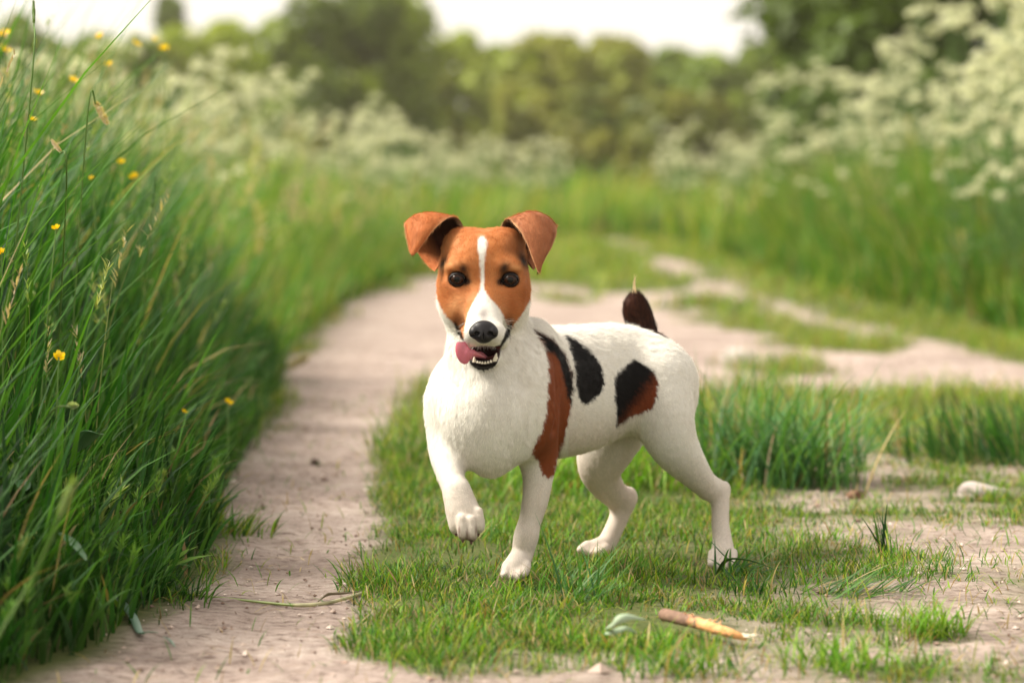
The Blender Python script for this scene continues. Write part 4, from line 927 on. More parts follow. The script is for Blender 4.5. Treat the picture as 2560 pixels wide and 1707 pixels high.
# eyes: brown iris, black pupil, wet surface
def eye_mat():
    N = Nodes("dog_eye"); at = N.n('Attribute', attribute_name="col"); pb = N.n('BsdfPrincipled', i_Roughness=.06)
    pb.inputs['Coat Weight'].default_value = .0; pb.inputs['Specular IOR Level'].default_value = .22
    N.l(at.outputs['Color'], pb.inputs['Base Color']); o = N.n('OutputMaterial'); N.l(pb.outputs[0], o.inputs[0]); return N.m
ME_ = eye_mat()
for e in EYES:
    n1, n2 = 48, 32; r = 0.0092
    th = np.linspace(0, 2 * math.pi, n1, endpoint=False); ph = np.linspace(0.0, math.pi, n2)
    vv = np.array([(math.sin(p) * math.cos(t) * r, -math.cos(p) * r * (1.08 if p < .6 else 1.0), math.sin(p) * math.sin(t) * r) for p in ph for t in th]) + e
    ff = np.array([(i * n1 + j, i * n1 + (j + 1) % n1, (i + 1) * n1 + (j + 1) % n1, (i + 1) * n1 + j) for i in range(n2 - 1) for j in range(n1)])
    dr = np.linalg.norm((vv - e)[:, [0, 2]], axis=1) / r; fr = vv[:, 1] < e[1]
    cc = np.tile(np.array((.010, .006, .005)), (len(vv), 1)); iris = (dr < .80); cc[iris] = (.024, .008, .004); cc[dr < .36] = (.003, .003, .003); cc[(dr > .70) & (dr < .8)] = (.01, .004, .003)
    dpart("eye", raw_mesh("eye", vv, ff, ME_, colors=cc))

# eyelids: a dark ring of skin round an almond-shaped opening
M_LID = simple("eyelid_skin", (.010, .007, .007), rough=.6, spec=.2)
for e, sx in zip(EYES, (-1, 1)):
    n1 = 64; rows = []; R = 0.0098
    for k_, (g_, rad) in enumerate(((0.0, .0090), (0.0, .0095), (0.12, .0099), (0.35, .0099), (0.7, .0098), (1.0, .0094))):
        ring = []
        for j in range(n1):
            t = 2 * math.pi * j / n1; ct, s_t = math.cos(t), math.sin(t)
            x = .0074 * ct * (1.0 + .12 * abs(ct) ** 6); z = (.0049 if s_t > 0 else .0056) * np.sign(s_t) * abs(s_t) ** 1.25
            z += -.0010 * ct * sx * 1.0 * (1 if True else 0)         # outer corner a touch higher, inner corner lower
            z = z * 1.0 + .0016 * ct * sx
            ox, oz = .0088 * ct, .0082 * s_t
            x, z = x * (1 - g_) + ox * g_, z * (1 - g_) + oz * g_
            y = -math.sqrt(max(rad ** 2 - x * x - z * z, 1e-8)); ring.append((x, y, z))
        rows.append(ring)
    v_ = np.array(rows).reshape(-1, 3) + e; nr_ = len(rows)
    f_ = np.array([(i * n1 + j, (i + 1) * n1 + j, (i + 1) * n1 + (j + 1) % n1, i * n1 + (j + 1) % n1) for i in range(nr_ - 1) for j in range(n1)])
    dpart("eyelid", raw_mesh("eyelid", v_, f_, M_LID))

# tongue lolling out at the side of the mouth
tc_ = P(1155, 880, 3.0)
F = Field(P(1130, 920, 2.97), P(1240, 845, 3.07), 0.0006)
F.sweep([st(1209, 889, 3.060, 15, 5, (0, 1, 0)), st(1200, 888, 3.025, 13, 6, (0, 1, 0)), st(1185, 884, 2.999, 7, 8, (0, 1, 0)), st(1170, 882, 2.994, 5, 11, (0, 1, 0))], k=0)
F.ell(P(1157, 880, 2.994), (0.0076, 0.0026, 0.0132), k=0.004, rot=((math.cos(.25), 0, math.sin(.25)), (0, 1, 0), (-math.sin(.25), 0, math.cos(.25))))
F.sweep([st(1163, 860, 2.982, 3), st(1168, 880, 2.982, 3.4), st(1161, 897, 2.984, 2.6)], k=0.003, op='s')
F.sweep([st(1188, 872, 2.990, 3), st(1182, 886, 2.988, 3), st(1176, 900, 2.988, 3)], k=0.002, op='s')
tv, tq = F.mesh(1)
M_TONGUE = simple("dog_tongue", (.55, .14, .19), rough=.35, spec=.4, sss=.3, bump=.4, bscale=1200, coatw=.3)
dpart("tongue", raw_mesh("tongue", tv, tq, M_TONGUE))

# teeth of the lower jaw
M_TEETH = simple("dog_teeth", (.66, .60, .48), rough=.25, spec=.5)
def cone(c, r, h, lean=(0, 0), n=12, rows=6):
    v = []; f = []
    for i in range(rows + 1):
        t = i / rows; rr = r * (1 - t ** 1.6) ** .6 if t < 1 else 0.0001
        for j in range(n):
            a_ = 2 * math.pi * j / n; v.append((c[0] + rr * math.cos(a_) + lean[0] * t * h, c[1] + rr * .8 * math.sin(a_) + lean[1] * t * h, c[2] + h * t))
    for i in range(rows):
        for j in range(n): f.append((i * n + j, i * n + (j + 1) % n, (i + 1) * n + (j + 1) % n, (i + 1) * n + j))
    return np.array(v), np.array(f)
vs, fs, o_ = [], [], 0
for i, (px, py, d, r, h) in enumerate([(1194, 906, 3.006, .0013, .0026), (1200, 907, 3.003, .0013, .0028), (1206, 908, 3.001, .0014, .0028), (1213, 908, 3.001, .0014, .0028), (1220, 907, 3.002, .0014, .0029), (1227, 905, 3.005, .0015, .0032),
        (1236, 902, 3.010, .0024, .0092), (1186, 904, 3.012, .0021, .0058), (1241, 896, 3.022, .0020, .0040)]):
    v_, f_ = cone(P(px, py, d), r, h, lean=((.25 if i == 6 else 0), 0)); v_[:, 2] -= .0006; vs.append(v_); fs.append(f_ + o_); o_ += len(v_)
dpart("teeth", raw_mesh("teeth", np.concatenate(vs), np.concatenate(fs), M_TEETH))

# claws of the raised paw
M_CLAW = simple("dog_claw", (.10, .045, .04), rough=.35)
for px, py, d in ((1140, 1332, 3.016), (1157, 1348, 3.006), (1178, 1353, 3.006), (1196, 1333, 3.014)):
    v_, f_ = cone(P(px, py, d), .0015, -.0036, lean=(0, .1)); dpart("claw", raw_mesh("claw", v_, f_[:, ::-1], M_CLAW))

# ears: a leather that rises from the skull, folds over and hangs forward
def catmull(pts, n):
    pts = np.asarray(pts, float); m_ = len(pts); t = np.linspace(0, m_ - 1, n); i = np.minimum(t.astype(int), m_ - 2); f = (t - i)[:, None]
    a, b, c, d = pts[np.maximum(i - 1, 0)], pts[i], pts[i + 1], pts[np.minimum(i + 2, m_ - 1)]
    return 0.5 * (2 * b + (c - a) * f + (2 * a - 5 * b + 4 * c - d) * f * f + (3 * b - a - 3 * c + d) * f ** 3)
def ear(inner, outer, bulge, name="ear"):
    """inner, outer: matching edge stations (crop u, v, distance); bulge: middle offset per station (m, towards -Y is negative)"""
    nr, nc = 64, 30
    I = catmull([P(940 + u / 3.266, 480 + v / 3.266, d) for u, v, d in inner], nr); O = catmull([P(940 + u / 3.266, 480 + v / 3.266, d) for u, v, d in outer], nr)
    bl = catmull([(b[0], b[1], b[2]) for b in bulge], nr)
    s_ = np.linspace(0, 1, nc)[None, :, None]
    Vt = I[:, None] * (1 - s_) + O[:, None] * s_ + bl[:, None] * (4 * s_ * (1 - s_))
    v = Vt.reshape(-1, 3); f = np.array([(i * nc + j, i * nc + j + 1, (i + 1) * nc + j + 1, (i + 1) * nc + j) for i in range(nr - 1) for j in range(nc - 1)])
    # thickness: outside (leather back) and inside sheets
    nn = normals(v, f); th = 0.0011
    t_ = np.linspace(0, 1, nr)[:, None] * np.ones((1, nc)); S_ = np.ones((nr, 1)) * np.linspace(0, 1, nc)[None]
    edge = np.minimum(np.minimum(S_, 1 - S_) * 8, 1).ravel()
    v1 = v + nn * th * edge[:, None]; v2 = v - nn * th * edge[:, None]
    n_ = len(v); vv = np.concatenate([v1, v2]); rim = []
    def idx(i, j): return i * nc + j
    loop = [idx(i, 0) for i in range(nr)] + [idx(nr - 1, j) for j in range(1, nc)] + [idx(i, nc - 1) for i in range(nr - 2, -1, -1)] + [idx(0, j) for j in range(nc - 2, 0, -1)]
    for a_, b_ in zip(loop, loop[1:] + loop[:1]): rim.append((a_, a_ + n_, b_ + n_, b_))
    ff = np.concatenate([f, f[:, ::-1] + n_, np.array(rim)])
    return vv, ff, n_, t_.ravel(), S_.ravel(), v, nn, nr, nc
EARS = []
# ear at the photo's left
EARS.append(dict(
    inner=[(735, 345, 3.100), (715, 285, 3.108), (680, 225, 3.110), (628, 202, 3.098), (560, 232, 3.082), (470, 312, 3.074), (392, 412, 3.070), (335, 492, 3.068), (300, 512, 3.067)],
    outer=[(478, 650, 3.104), (415, 590, 3.124), (345, 500, 3.140), (262, 360, 3.138), (230, 262, 3.108), (240, 330, 3.092), (255, 400, 3.082), (268, 470, 3.074), (285, 512, 3.067)],
    bulge=[(0, .010, 0), (0, .016, 0), (0, .018, .004), (0, .010, .008), (-.001, .000, .009), (0, -.006, .003), (0, -.005, 0), (0, -.003, 0), (0, 0, 0)]))
# ear at the photo's right
EARS.append(dict(
    inner=[(1035, 330, 3.098), (1026, 280, 3.106), (1050, 232, 3.108), (1090, 222, 3.094), (1125, 262, 3.080), (1185, 330, 3.070), (1240, 440, 3.064), (1285, 560, 3.060), (1322, 655, 3.060)],
    outer=[(1290, 640, 3.110), (1330, 560, 3.128), (1400, 440, 3.138), (1460, 330, 3.132), (1478, 285, 3.106), (1468, 360, 3.090), (1435, 450, 3.076), (1380, 545, 3.068), (1335, 655, 3.062)],
    bulge=[(0, .012, 0), (0, .018, 0), (0, .018, .004), (.0, .010, .010), (0, .000, .013), (.001, -.008, .004), (0, -.006, 0), (0, -.003, 0), (0, 0, 0)]))
for k_, E in enumerate(EARS):
    vv, ff, n_, t_, s_, vb, nn, nr, nc = ear(**E)
    # which sheet is the outside: the one facing the camera on the hanging flap
    flap = t_ > 0.75; s1 = nn[flap][:, 1].mean() < 0
    out_first = s1
    ts = np.concatenate([t_, t_]); isout = np.concatenate([np.full(n_, out_first), np.full(n_, not out_first)])
    ss = np.concatenate([s_, s_]); jn_ = vnoise(ss * 26, ts * 7, 4 + k_, 3, 1.0)[:, None]
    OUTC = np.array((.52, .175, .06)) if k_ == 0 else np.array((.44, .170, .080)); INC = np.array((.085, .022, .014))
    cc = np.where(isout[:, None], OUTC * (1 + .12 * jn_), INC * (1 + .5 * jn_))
    e_ = np.clip(1 - np.minimum(ss, 1 - ss) * 14, 0, 1)[:, None]; cc = cc * (1 - e_ * .6) + np.array((.72, .42, .22)) * e_ * .6  # ear edges lighter: rim light put into the hair colour
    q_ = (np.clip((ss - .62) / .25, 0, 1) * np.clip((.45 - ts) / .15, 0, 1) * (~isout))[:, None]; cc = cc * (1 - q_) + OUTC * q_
    nrm = np.concatenate([nn, -nn])
    # comb towards the tip along the rows
    rows = vb.reshape(nr, nc, 3); tg = np.gradient(rows, axis=0).reshape(-1, 3); tg /= np.linalg.norm(tg, axis=1)[:, None] + 1e-9; tg = np.concatenate([tg, tg])
    cmb = (tg * .85 + nrm * .35) * np.where(isout, .0036, .0045)[:, None] * (1 + e_ * .6)
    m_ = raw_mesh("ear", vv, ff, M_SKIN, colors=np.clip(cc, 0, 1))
    at = m_.attributes.new("comb", 'FLOAT_VECTOR', 'POINT'); at.data.foreach_set("vector", cmb.astype(np.float32).ravel())
    at = m_.attributes.new("dens", 'FLOAT', 'POINT'); at.data.foreach_set("value", np.ones(len(vv), dtype=np.float32))
    o = dpart("ear", m_); coat(o, 1500000, seed=7 + k_)

# whiskers and the pale wisp at the tail's tip
def strands(name, items, r, mat, n=10):
    vs, fs, o_ = [], [], 0
    for pts in items:
        c = catmull(pts, n); T = np.gradient(c, axis=0); T /= np.linalg.norm(T, axis=1)[:, None]; a1 = np.cross(T, (.1, .9, .3)); a1 /= np.linalg.norm(a1, axis=1)[:, None]; a2 = np.cross(a1, T)
        rad = r * (1 - .8 * np.linspace(0, 1, n)); an = np.arange(4) * math.pi / 2
        v = (c[:, None] + (np.cos(an)[None, :, None] * a1[:, None] + np.sin(an)[None, :, None] * a2[:, None]) * rad[:, None, None]).reshape(-1, 3)
        f = np.array([(q * 4 + j_, q * 4 + (j_ + 1) % 4, (q + 1) * 4 + (j_ + 1) % 4, (q + 1) * 4 + j_) for q in range(n - 1) for j_ in range(4)])
        vs.append(v); fs.append(f + o_); o_ += len(v)
    return dpart(name, raw_mesh(name, np.concatenate(vs), np.concatenate(fs), mat))
M_WHISK = simple("whisker_hair", (.75, .70, .62), rough=.4); M_WHISKD = simple("whisker_dark", (.03, .02, .02), rough=.4)
rr = random.Random(4); wl, wd = [], []
for i in range(26):
    sx = -1 if i % 2 else 1; px = 1210 + sx * rr.uniform(36, 52); py = rr.uniform(806, 850); d = 3.02
    L = rr.uniform(25, 62); a_ = rr.uniform(-.5, .7); e1 = P(px + sx * L * math.cos(a_), py + L * math.sin(a_), d + .01); mid = P(px + sx * L * .5 * math.cos(a_ - .3), py + L * .5 * math.sin(a_ - .3), d)
    (wl if rr.random() < .6 else wd).append([P(px, py, d), mid, e1])
for i in range(10):
    sx = -1 if i % 2 else 1; px = 1209 + sx * rr.uniform(95, 108); py = rr.uniform(700, 760)
    wl.append([P(px, py, 3.09), P(px + sx * 12, py - 1, 3.09), P(px + sx * rr.uniform(18, 30), py + rr.uniform(-4, 10), 3.09)])
strands("whiskers", wl, .00017, M_WHISK); strands("whiskers", wd, .00015, M_WHISKD)
tw = [[P(1588 + rr.uniform(-8, 8), 742, 3.36), P(1586 + rr.uniform(-3, 3), 714, 3.362), P(1588 + rr.uniform(-5, 6), rr.uniform(684, 706), 3.362)] for _ in range(20)]
strands("tail_wisp", tw, .00030, simple("tail_wisp_hair", (.80, .62, .36), rough=.5))
# ================================================================ single plants and small things
def gz(x, y): return float(ground_z(np.array([x]), np.array([y]))[0])
def tuft(px, py, n, L, W, spread, az, azs, pal, label, group="clumps of longer grass", bend=(.3, 1.4), lean=(.05, .8), straw=.08):
    g = G(px, py); x0, y0 = g[0], g[1]; r = np.stack([x0 + np.clip(RS.normal(0, 1, n), -1.9, 1.9) * spread, y0 + np.clip(RS.normal(0, 1, n), -1.9, 1.9) * spread * .8, np.zeros(n)], 1); r[:, 2] = ground_z(r[:, 0], r[:, 1]) - .002
    c = pick(n, pal, .25); s_ = RS.uniform(0, 1, n) < straw; c[s_] = pick(s_.sum(), STRAW)
    a_ = az + RS.normal(0, azs, n)
    v, f, cc = blades(r, L * RS.uniform(.45, 1.1, n), W * RS.uniform(.6, 1.2, n), a_, RS.uniform(*bend, n), c * .7, c * 1.15, 6, RS.uniform(*lean, n))
    o = link("grass_tuft", centred(raw_mesh("grass_tuft", v, f, M_GRASS, colors=cc), (x0, y0, 0))); o.location = (x0, y0, 0)
    return tag(o, label, "grass tuft", group)
BL = np.array([(.050, .150, .045), (.070, .190, .050), (.10, .22, .05)]); BR = np.array([(.14, .30, .02), (.20, .33, .03), (.11, .26, .02)])
R0, LFT = 0.0, math.pi
tuft(1960, 1225, 420, .20, .0040, .055, 1.2, 1.6, BL, "largest tussock of long blue-green grass right behind the dog's near hind leg")
tuft(1800, 1200, 300, .20, .0036, .050, 1.0, 1.6, BL, "long grass tussock showing between rump and near hock")
tuft(1590, 1225, 260, .12, .0036, .055, 1.4, 1.8, BR, "bright green grass clump seen between the dog's hind legs")
tuft(1420, 1240, 200, .10, .0034, .050, 1.4, 1.8, BR, "bright grass clump behind the standing foreleg")
tuft(1085, 1150, 260, .10, .0034, .050, 1.6, 1.6, TURF, "loose grass clump left of the chest at the edge of the wheel track")
tuft(2430, 1165, 260, .13, .0038, .060, 2.5, .7, DEEP, "dark leaning grass clump above the pale stone", bend=(.1, .7))
tuft(2560, 1150, 200, .13, .0040, .060, 2.3, .8, DEEP, "dark grass clump cut by the right edge of the picture", bend=(.1, .7))
tuft(2270, 1140, 160, .09, .0034, .060, 2.0, 1.2, TURF2, "yellow-green clump between the big tussock and the pale stone")
tuft(1455, 1520, 46, .095, .0022, .010, .3, .9, BL, "small dark tuft with long blades fanning right below the standing forepaw", bend=(.1, .7), lean=(.3, 1.1), straw=0)
tuft(1410, 1490, 60, .045, .0022, .014, .6, 2, BL, "short dark tuft just right of the standing forepaw")
tuft(2330, 1600, 150, .050, .0022, .016, 1.5, 2, BR, "bright star-shaped tuft on the bare earth at the lower right")
tuft(1900, 1500, 70, .040, .0022, .018, 1.5, 2, DEEP, "dark tuft beyond the chewed stick")
tuft(2120, 1500, 90, .075, .0030, .030, .1, .5, DEEP, "flattened dark blades lying across the bare earth at the right", lean=(.9, 1.35), bend=(0, .5))
tuft(2215, 1400, 14, .060, .0034, .004, 1.9, .5, DEEP, "lone upright sprig on the bare earth right of the hind paw", bend=(.1, .5), lean=(.05, .4), straw=0)
tuft(950, 1460, 180, .040, .0022, .022, 2.6, .9, TURF, "grass clump leaning onto the wheel track left of the standing forepaw")
tuft(950, 1620, 170, .035, .0022, .022, 2.8, .9, TURF, "lowest grass clump at the left corner of the strip")
tuft(1180, 1650, 90, .040, .0022, .020, 1.5, 2, TURF, "grass clump at the bottom edge below the standing forepaw")
tuft(1720, 1690, 150, .050, .0026, .030, 1.5, 2, TURF, "grass clump at the bottom edge below the chewed stick")
tuft(2100, 1680, 130, .050, .0026, .028, 1.5, 2, BR, "bright grass clump at the bottom edge right of the stick")
tuft(1830, 1430, 40, .075, .0045, .010, .1, 1.0, BL, "broad-bladed tuft in front of the near hind paw", lean=(.6, 1.2), bend=(.2, 1.0), straw=0)
tuft(545, 1335, 220, .050, .0024, .035, -.3, .8, TURF, "yellowish clump hanging over the wheel track from the left bank")
tuft(385, 1500, 160, .055, .0026, .030, -.4, .8, DEEP, "clump at the lower end of the left bank above the fallen stem")

# one broad dark blade crossing the near hind paw
def ribbon(name, pts, W, colr, mat, thick=.0005, n=30, fold=.25, prof=None, up=(0, .45, 1)):
    """a leaf blade: a thin, slightly folded strip along world points"""
    c = catmull(pts, n); T = np.gradient(c, axis=0); T /= np.linalg.norm(T, axis=1)[:, None]; S_ = np.cross(T, up); S_ /= np.linalg.norm(S_, axis=1)[:, None]; U = np.cross(S_, T)
    t = np.linspace(0, 1, n); pr = (np.clip(np.minimum(.35 + 2.2 * t, 1) * (1 - t ** 3), .03, 1) if prof is None else prof(t))[:, None] * W / 2
    rows = [c - S_ * pr + U * pr * fold, c, c + S_ * pr + U * pr * fold, c + S_ * pr + U * (pr * fold - thick), c - U * thick, c - S_ * pr + U * (pr * fold - thick)]
    v = np.stack(rows, 1).reshape(-1, 3); f = np.array([(i * 6 + j, i * 6 + (j + 1) % 6, (i + 1) * 6 + (j + 1) % 6, (i + 1) * 6 + j) for i in range(n - 1) for j in range(6)])
    cc = np.repeat(np.array(colr)[None] * np.ones((n, 1)) if np.ndim(colr) == 1 else np.asarray(colr), 6, 0)
    return v, f, cc
def thing_mesh(name, vfc, mat, label, cat, origin=None, group=None):
    v, f, c = vfc; o_ = np.array(v.mean(0)) if origin is None else np.array(origin); o_ = np.array((o_[0], o_[1], v[:, 2].min()))
    o = link(name, centred(raw_mesh(name, v, f, mat, colors=c), o_)); o.location = o_; return tag(o, label, cat, group)
M_LEAFY = leaf_material("broad_leaf", trans=.2, rough=.38, spec=.5, var=.12)
thing_mesh("bent_grass", ribbon("b", [P(1850, 1412, 3.16), P(1822, 1398, 3.17), P(1797, 1375, 3.18), P(1778, 1352, 3.19)], .0075, (.045, .13, .030), M_LEAFY), M_LEAFY, "broad dark grass blade slanting across the near hind paw", "grass blade")
thing_mesh("bent_grass", ribbon("b", [G(1790, 1440) + (0, 0, .001), P(1815, 1402, 3.10), P(1855, 1398, 3.09), P(1905, 1410, 3.08), P(1960, 1432, 3.06)], .0065, (.060, .15, .025), M_LEAFY), M_LEAFY, "arched grass blade bowing to the right below the near hind paw", "grass blade")

# fallen stem across the wheel track, with its dry husk
sp_ = [(279, 1459), (382, 1473), (492, 1487), (656, 1505), (738, 1512), (809, 1508), (874, 1492), (918, 1476)]
cs = catmull([G(a, b, .003 + gz(*G(a, b)[:2])) for a, b in sp_], 60)
Tb = np.gradient(cs, axis=0); Tb /= np.linalg.norm(Tb, axis=1)[:, None]; A1 = np.cross(Tb, (0, 0, 1)); A1 /= np.linalg.norm(A1, axis=1)[:, None]; A2 = np.cross(A1, Tb)
an = np.arange(8) * math.pi / 4; rr_ = np.interp(np.linspace(0, 1, 60), [0, .55, .6, .9, 1], [.0012, .0016, .0021, .0019, .0011])[:, None, None]
v = (cs[:, None] + (np.cos(an)[None, :, None] * A1[:, None] + np.sin(an)[None, :, None] * A2[:, None]) * rr_).reshape(-1, 3)
f = np.array([(i * 8 + j, i * 8 + (j + 1) % 8, (i + 1) * 8 + (j + 1) % 8, (i + 1) * 8 + j) for i in range(59) for j in range(8)])
tt = np.linspace(0, 1, 60)[:, None]; cc = np.where(tt < .56, np.array((.20, .25, .07)), np.array((.42, .40, .24))) * (1 + .12 * np.sin(tt * 90))
stem = thing_mesh("fallen_straw", (v, f, np.repeat(cc, 8, 0)), M_LEAFY, "long fallen grass stem lying across the wheel track, green turning straw-coloured", "grass stem")
hv, hf, hc = ribbon("h", [G(795, 1503, .004), G(820, 1488, .009), G(860, 1484, .011), G(905, 1476, .008)], .007, (.20, .17, .12), M_LEAFY, fold=.6)
centred_h = centred(raw_mesh("husk", hv, hf, M_LEAFY, colors=hc), stem.location); link("husk", centred_h, stem)
thing_mesh("bent_grass", ribbon("b", [G(236, 1448, .02), G(270, 1478, .018), G(300, 1502, .012), G(333, 1544, .006), G(350, 1582, .004), G(368, 1579, .006), G(396, 1580, .003)], .0100, (.16, .27, .20), M_LEAFY), M_LEAFY, "pale blue-green blade bent over onto the lower end of the wheel track", "grass blade")
thing_mesh("bent_grass", ribbon("b", [G(408, 1590, .004), G(425, 1600, .004), G(438, 1616, .002)], .004, (.12, .20, .14), M_LEAFY), M_LEAFY, "tiny curled blade beside the tip of the bent blue-green blade", "grass blade")

# chewed stick: grey bark, peeled to orange wood, splintered end
def stick():
    path = catmull([G(1657, 1535, .022), G(1700, 1545, .022), G(1740, 1555, .021), G(1785, 1569, .019), G(1832, 1584, .016), G(1868, 1596, .012)], 90); n = len(path); m_ = 22
    T = np.gradient(path, axis=0); T /= np.linalg.norm(T, axis=1)[:, None]; a1 = np.cross(T, (0, 0, 1)); a1 /= np.linalg.norm(a1, axis=1)[:, None]; a2 = np.cross(a1, T); t = np.linspace(0, 1, n)
    an = np.arange(m_) * 2 * math.pi / m_; TT, AA = np.meshgrid(t, an, indexing='ij')
    peel = np.clip((TT - .34 + .16 * vnoise(TT * 14, np.cos(AA) * 1.5, 3, 3)) * 14, 0, 1) ; patch = np.clip((vnoise(TT * 22 + 5, np.sin(AA) * 1.6, 8, 3) - .30) * 8, 0, 1) * (TT > .42) * (TT < .8); bk = np.clip(1 - peel + patch, 0, 1)
    R = .0056 * np.interp(TT, [0, .03, .5, .8, 1], [.80, 1.0, .95, .75, .30]) * (1 + .10 * vnoise(TT * 20, np.cos(AA) * 2, 5, 3)) + .0007 * bk
    v = path[:, None] + (np.cos(AA)[..., None] * a1[:, None] + np.sin(AA)[..., None] * a2[:, None]) * R[..., None]
    j_ = vnoise(TT * 60, AA * 2, 7, 3)[..., None]; wood = np.array((.62, .30, .12)) * (1 + .35 * j_) + np.array((.12, .14, .10)) * np.clip(vnoise(TT * 30, AA, 12, 2), 0, 1)[..., None]; brk = np.array((.20, .12, .085)) * (1 + .5 * j_)
    cc = brk * bk[..., None] + wood * (1 - bk[..., None])
    f = [(i * m_ + j, i * m_ + (j + 1) % m_, (i + 1) * m_ + (j + 1) % m_, (i + 1) * m_ + j) for i in range(n - 1) for j in range(m_)]
    v = v.reshape(-1, 3); cc = cc.reshape(-1, 3); v = np.concatenate([v, path[:1] - T[:1] * .0005, path[-1:]]); cc = np.concatenate([cc, [(.48, .33, .22)], [(.6, .4, .2)]])
    f += [(len(v) - 2, (j + 1) % m_, j, j) for j in range(m_)]
    q = [x for x in f if len(set(x)) == 4]; tri = [(x[0], x[1], x[2]) for x in f if len(set(x)) == 3]
    return v, [np.array(q), np.array(tri)], cc, path
def matte_attr(name, rough=.8, spec=.3):
    N = Nodes(name); at = N.n('Attribute', attribute_name="col"); pb = N.n('BsdfPrincipled', i_Roughness=rough); pb.inputs['Specular IOR Level'].default_value = spec
    tc = N.n('TexCoord'); nz = N.n('TexNoise', i_Scale=500.0, i_Detail=4.0); N.l(tc.outputs['Object'], nz.inputs['Vector']); b_ = N.n('Bump', i_Strength=.5, i_Distance=.0008); N.l(nz.outputs[0], b_.inputs['Height']); N.l(b_.outputs[0], pb.inputs['Normal'])
    N.l(at.outputs['Color'], pb.inputs['Base Color']); o = N.n('OutputMaterial'); N.l(pb.outputs[0], o.inputs[0]); return N.m
M_WOOD = matte_attr("stick_wood"); M_STONE = matte_attr("stone", .85, .3); M_BITS = matte_attr("dry_bits", .9, .2)
v, f, c, sp = stick(); so = sp[45]
st_o = bpy.data.objects.new("stick", None); COL.objects.link(st_o); st_o.location = so; tag(st_o, "chewed stick with grey bark peeled to orange wood lying in the grass", "stick")
link("bark", centred(raw_mesh("bark", v, f, M_WOOD, colors=c), so), st_o)
b = Bag(); rs = np.random.default_rng(3)
for i in range(9):
    p0 = sp[-10] + rs.normal(0, .0012, 3); e = sp[-1] + np.array((rs.uniform(.001, .010), rs.uniform(-.006, .003), rs.uniform(-.001, .006))); vv, ff = tube(p0, e, .0011, .0003, 4); b.add((vv, ff, np.tile((.78, .62, .42) if i % 2 else (.85, .78, .66), (len(vv), 1))))
for i in range(8):
    k = rs.integers(25, 60); p0 = sp[k] + np.array((0, 0, .0045)); e = p0 + np.array((rs.uniform(-.006, .008), rs.uniform(-.004, .002), rs.uniform(.001, .004))); vv, ff = tube(p0, e, .0011, .0004, 4); b.add((vv, ff, np.tile((.72, .42, .24), (len(vv), 1))))
link("splinters", centred(b.mesh("splinters", M_WOOD), so), st_o)

# pale felty leaf curled on the grass
lv = [ribbon("l", [G(1514, 1572, .026), G(1530, 1558, .036), G(1552, 1545, .042), G(1580, 1540, .042), G(1612, 1548, .032)], .0080, (.30, .38, .26), M_LEAFY, fold=.35, up=(0, 1, -.5), prof=lambda t: np.sin(np.clip(t, .02, .98) * math.pi) ** .6),
      ribbon("l", [G(1512, 1584, .022), G(1540, 1578, .026), G(1565, 1572, .024), G(1590, 1582, .018)], .0062, (.25, .33, .21), M_LEAFY, fold=-.3, up=(0, 1, -.6), prof=lambda t: np.sin(np.clip(t, .02, .98) * math.pi) ** .6)]
b = Bag(); [b.add(q) for q in lv]
thing_mesh("leaf", (np.concatenate(b.v), np.concatenate(b.f), np.concatenate(b.c)), M_WOOD, "pale grey-green curled leaf lying in the grass left of the chewed stick", "leaf")

# stones
def stone(px, py, wpx, hpx, seed, colr, label, name="stone"):
    g = G(px, py); d = g[1]; rx, rz = wpx / FPX * d / 2, hpx / FPX * d; n1, n2 = 48, 26
    th, ph = np.meshgrid(np.linspace(0, 2 * math.pi, n1, endpoint=False), np.linspace(0.01, math.pi - .01, n2)); u = np.stack([np.sin(ph) * np.cos(th), np.sin(ph) * np.sin(th), np.cos(ph)], -1)
    facets = np.random.default_rng(seed).normal(0, 1, (9, 3)); facets /= np.linalg.norm(facets, axis=1)[:, None]; r = np.ones(ph.shape)
    for k in facets: r = np.minimum(r, .72 / np.clip((u * k).sum(-1), .1, 1) )
    r = np.minimum(r, 1.0) * (1 + .06 * vnoise(u[..., 0] * 4 + u[..., 1], u[..., 2] * 4, seed, 4))
    v = u * r[..., None] * (rx * 1.25, rx * .85, rz * 1.1); z0 = gz(g[0], g[1]); v = v.reshape(-1, 3) + (g[0], g[1], z0 + rz * .15)
    f = np.array([(i * n1 + j, (i + 1) * n1 + j, (i + 1) * n1 + (j + 1) % n1, i * n1 + (j + 1) % n1) for i in range(n2 - 1) for j in range(n1)])
    cc = np.array(colr)[None] * (1 + .3 * vnoise(v[:, 0] * 60, v[:, 2] * 60 + v[:, 1] * 40, seed + 1, 4))[:, None]
    return thing_mesh(name, (v, f, cc), M_STONE, label, "stone")
stone(2452, 1246, 118, 30, 1, (.36, .31, .29), "pale angular stone at the right in front of the dark grass clump")
stone(1838, 893, 80, 24, 6, (.46, .42, .38), "small whitish stone on the far bare earth behind the dog's rump")
stone(1700, 960, 60, 14, 9, (.44, .38, .34), "flat pale stone beside the grass just behind the dog's rump")
stone(2140, 1252, 40, 22, 4, (.16, .085, .055), "dark brown clod of dry leaf right of the long grass tussock", name="clod")
stone(788, 1150, 24, 12, 12, (.12, .085, .07), "small dark clod alone on the wheel track left of the dog", name="clod")
stone(1155, 1640, 22, 12, 14, (.15, .10, .08), "little brown clod at the bottom edge of the grass strip", name="clod")

